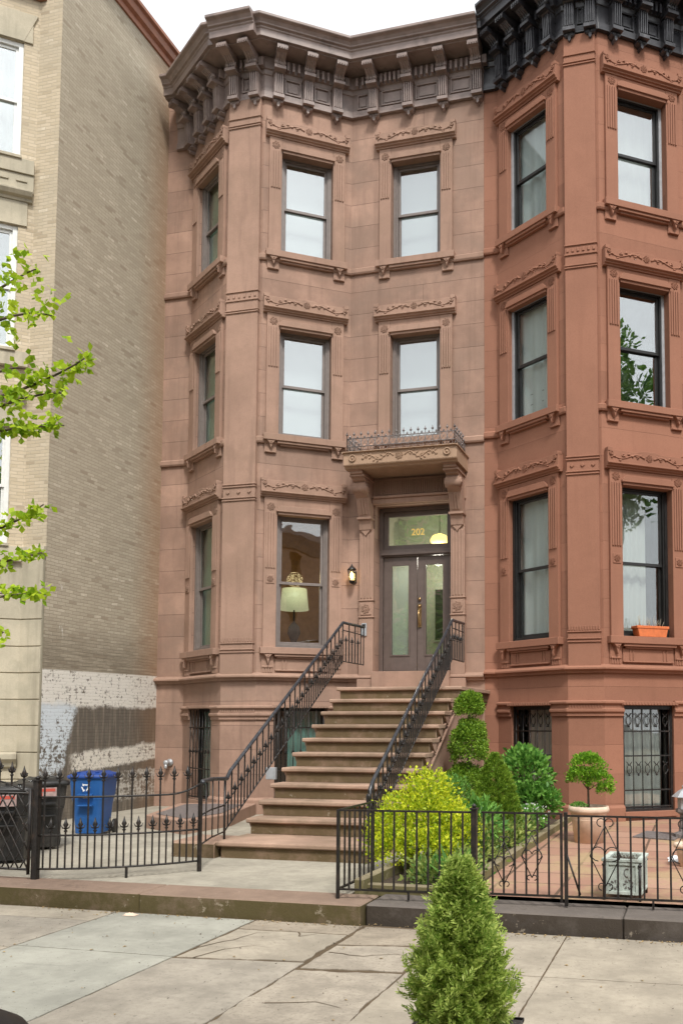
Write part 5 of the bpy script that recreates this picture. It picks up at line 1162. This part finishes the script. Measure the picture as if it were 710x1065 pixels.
# left street tree: limbs reach into the frame
tr = thing('street_tree', 'fresh green leafy branches reaching in from the left edge', 'tree', (-5.55, 4.7, 0))
m = MB(); m.tube([(-5.55, 4.7, -.02), (-5.5, 4.7, 1.2), (-5.56, 4.72, 2.6), (-5.5, 4.75, 4.2), (-5.6, 4.8, 6.2), (-5.5, 4.9, 8.0)], [.12, .10, .09, .075, .055, .02], 10); m.build('trunk', M['bark'], tr)
LB = []
tips = [((-5.5, 4.75, 3.9), (-4.75, 4.95, 4.40), (-4.40, 5.0, 4.55), (-4.12, 5.0, 4.44), 50, .09), ((-5.5, 4.75, 4.1), (-4.75, 4.95, 4.5), (-4.45, 5.0, 4.75), (-4.26, 5.0, 4.78), 46, .08), ((-5.5, 4.75, 3.6), (-4.7, 4.95, 3.85), (-4.15, 5.0, 3.95), (-3.82, 5.0, 4.14), 62, .04), ((-5.5, 4.75, 3.55), (-4.7, 4.95, 3.75), (-4.3, 5.0, 3.95), (-4.0, 5.0, 3.90), 55, .06), ((-5.5, 4.75, 3.4), (-4.7, 4.9, 3.68), (-4.35, 5.0, 3.70), (-4.0, 5.0, 3.68), 75, .035),
        ((-5.5, 4.7, 2.8), (-4.8, 4.9, 2.85), (-4.42, 5.0, 3.0), (-4.14, 5.0, 3.16), 55, .045), ((-5.5, 4.7, 2.6), (-4.8, 4.9, 2.68), (-4.4, 5.0, 2.80), (-4.14, 5.0, 2.84), 50, .035), ((-5.5, 4.7, 2.3), (-4.8, 4.9, 2.5), (-4.42, 5.0, 2.58), (-4.14, 5.0, 2.57), 46, .035), ((-5.5, 4.7, 1.9), (-4.8, 4.95, 2.1), (-4.5, 5.0, 2.3), (-4.42, 5.0, 2.32), 10, .03),
        ((-5.5, 4.75, 3.5), (-4.8, 4.95, 4.0), (-4.5, 5.0, 4.15), (-4.32, 5.0, 4.1), 30, .08)]
VV = []
for p0, p1, p2, p3, n, sp_ in tips:
    q = [Vector(x) for x in (p0, p1, p2, p3)]; pts = [((1 - t) ** 3) * q[0] + 3 * t * (1 - t) ** 2 * q[1] + 3 * t * t * (1 - t) * q[2] + t ** 3 * q[3] for t in [i / 10 for i in range(11)]]
    m = MB(); m.tube(pts, [.016 * (1 - i / 11) + .003 for i in range(11)], 5); m.build('limb', M['bark'], tr)
    t = .45 + .55 * RNG.random(n); idx = t * 10; P = np.array([list(pts[int(i)].lerp(pts[min(10, int(i) + 1)], i % 1)) for i in idx]); off = RNG.normal(size=(n, 3)) * sp_ * np.array([.8, 1, .8]); P = P + off
    for rep in range(3): D = unit(RNG.normal(size=(n, 3)) + np.array([.2, -.1, -.2])); VV.append(blades(P, D, .05 * (.7 + .6 * RNG.random((n, 1))), .042, fold=-.2))
leafobj('leaves', np.concatenate(VV), M['ginkgo'], tr)
bush('crown', [(-6.3, 4.5, 6.5, 1.1, 1.5, 1.3), (-6.0, 4.2, 8.3, 1.2, 1.4, 1.2)], 2500, M['ginkgo'], tr, .09, .07, .2, .2)
# what the windows mirror: a house across the street and two street trees; a third tree is added for shade
op = thing('house_opposite', 'brown row houses across the street, mirrored in the parlour window glass', 'house', (14, -13.5, 0))
m = MB(); F__ = Fr((34, -13.5), (-22, -13.5)); hs_ = []
for k in range(13):
    for z in (1.2, 4.6, 7.9, 10.4): hs_.append((2 + k * 4.2, 3.1 + k * 4.2, z, z + 2.1))
wall_face(m, F__, 0, F__.L, -.1, 13.6, hs_, .3); m.add([F__(0, -.3, 0), F__(56, -.3, 0), F__(56, -.3, 13), F__(0, -.3, 13)], [(0, 1, 2, 3)], 1); m.add([F__(0, 0, 13.6), F__(56, 0, 13.6), F__(56, -8, 13.6), F__(0, -8, 13.6)], [(0, 1, 2, 3)]); m.build('wall', [M['brown'], M['dark_room']], op)
m = MB(); m.sweep([(34, -13.5), (-22, -13.5)], [(0, 12.7), (.2, 12.8), (.6, 13.4), (.6, 13.7), (0, 13.8)]); m.build('cornice', M['corn_brown'], op)
def far_tree(label, x, y, h):
    t = thing('street_tree', label, 'tree', (x, y, 0), None); m = MB(); m.tube([(x, y, -.15), (x + .1, y, h * .35), (x, y, h * .8)], [.17, .13, .04], 8)
    bl = [(x + random.uniform(-1.5, 1.5), y + random.uniform(-1.3, 1.3), h * random.uniform(.4, .88), random.uniform(.9, 1.8), random.uniform(.9, 1.6), random.uniform(.7, 1.4)) for _ in range(12)]
    for b in bl: m.tube([(x + .08, y, h * .34), ((x + b[0]) / 2, (y + b[1]) / 2, h * .5), b[:3]], [.07, .05, .02], 5)
    m.build('trunk', M['bark'], t); bush('crown', bl, 6000, M['far_leaf'], t, .20, .14, .2, .2); return t
far_tree('street tree opposite, mirrored in the glass above the front door', -8.8, -3.0, 11.5)
far_tree('unseen street tree added to block sky light from the lower facades', .8, -3.5, 11.0)  # out-of-view crown added to cut sky light on the lower floors
far_tree('street tree mirrored in the red house\'s right second floor window', 9.6, 9.6, 15.0)

# ================================================================ LIGHT
w = bpy.data.worlds.new('World'); SC.world = w; w.use_nodes = True; nt = w.node_tree; nt.nodes.clear()
sky = nt.nodes.new('ShaderNodeTexSky'); sky.sky_type = 'NISHITA'; sky.sun_disc = False
SAZ, SEL = R(150), R(52)                                   # sun behind and to the right of the camera
sky.sun_elevation = SEL; sky.sun_rotation = SAZ; sky.air_density = 1.0; sky.dust_density = 4.0; sky.ozone_density = 1.0
hsv = nt.nodes.new('ShaderNodeHueSaturation'); hsv.inputs['Saturation'].default_value = .10
cl = nt.nodes.new('ShaderNodeMix'); cl.data_type = 'RGBA'; cl.inputs[0].default_value = .6; cl.inputs[7].default_value = (9.6, 9.75, 10.0, 1)   # cloud sheet: even white over the sky
bg = nt.nodes.new('ShaderNodeBackground'); bg.inputs[1].default_value = .08; ou = nt.nodes.new('ShaderNodeOutputWorld')
nt.links.new(sky.outputs[0], hsv.inputs['Color']); nt.links.new(hsv.outputs[0], cl.inputs[6]); nt.links.new(cl.outputs[2], bg.inputs[0]); nt.links.new(bg.outputs[0], ou.inputs[0])
sl_ = bpy.data.lights.new('sun', 'SUN'); sl_.energy = 1.5; sl_.angle = R(10); sl_.color = (1, .955, .89); so = bpy.data.objects.new('sun', sl_); COL.objects.link(so)
dv = Vector((math.sin(SAZ) * math.cos(SEL), math.cos(SAZ) * math.cos(SEL), math.sin(SEL))); so.rotation_euler = dv.to_track_quat('Z', 'Y').to_euler(); so.location = dv * 50
pl_l = bpy.data.lights.new('lantern_light', 'POINT'); pl_l.energy = 3; pl_l.color = (1, .6, .25); pl_l.shadow_soft_size = .03; po = bpy.data.objects.new('lantern_light', pl_l); COL.objects.link(po); po.location = (-5.93, 15.06, 4.36)
pv = bpy.data.lights.new('hall_light', 'POINT'); pv.energy = 24; pv.color = (1, .93, .8); pv.shadow_soft_size = .1; po = bpy.data.objects.new('hall_light', pv); COL.objects.link(po); po.location = (-4.62, 16.1, 4.75)
pv = bpy.data.lights.new('parlour_light', 'POINT'); pv.energy = 9; pv.color = (1, .72, .36); pv.shadow_soft_size = .15; po = bpy.data.objects.new('parlour_light', pv); COL.objects.link(po); po.location = (tl_.x, tl_.y, tz + 1.35)
SC.view_settings.view_transform = 'Standard'; SC.view_settings.look = 'None'; SC.view_settings.gamma = 1; SC.view_settings.exposure = 1.1; SC.view_settings.use_curve_mapping = False
cy = SC.cycles; cy.max_bounces = 6; cy.diffuse_bounces = 3; cy.glossy_bounces = 3; cy.transmission_bounces = 4; cy.transparent_max_bounces = 10; cy.use_denoising = True; cy.caustics_reflective = False; cy.caustics_refractive = False
for o in list(SC.objects):
    if 'O_' in o: del o['O_']
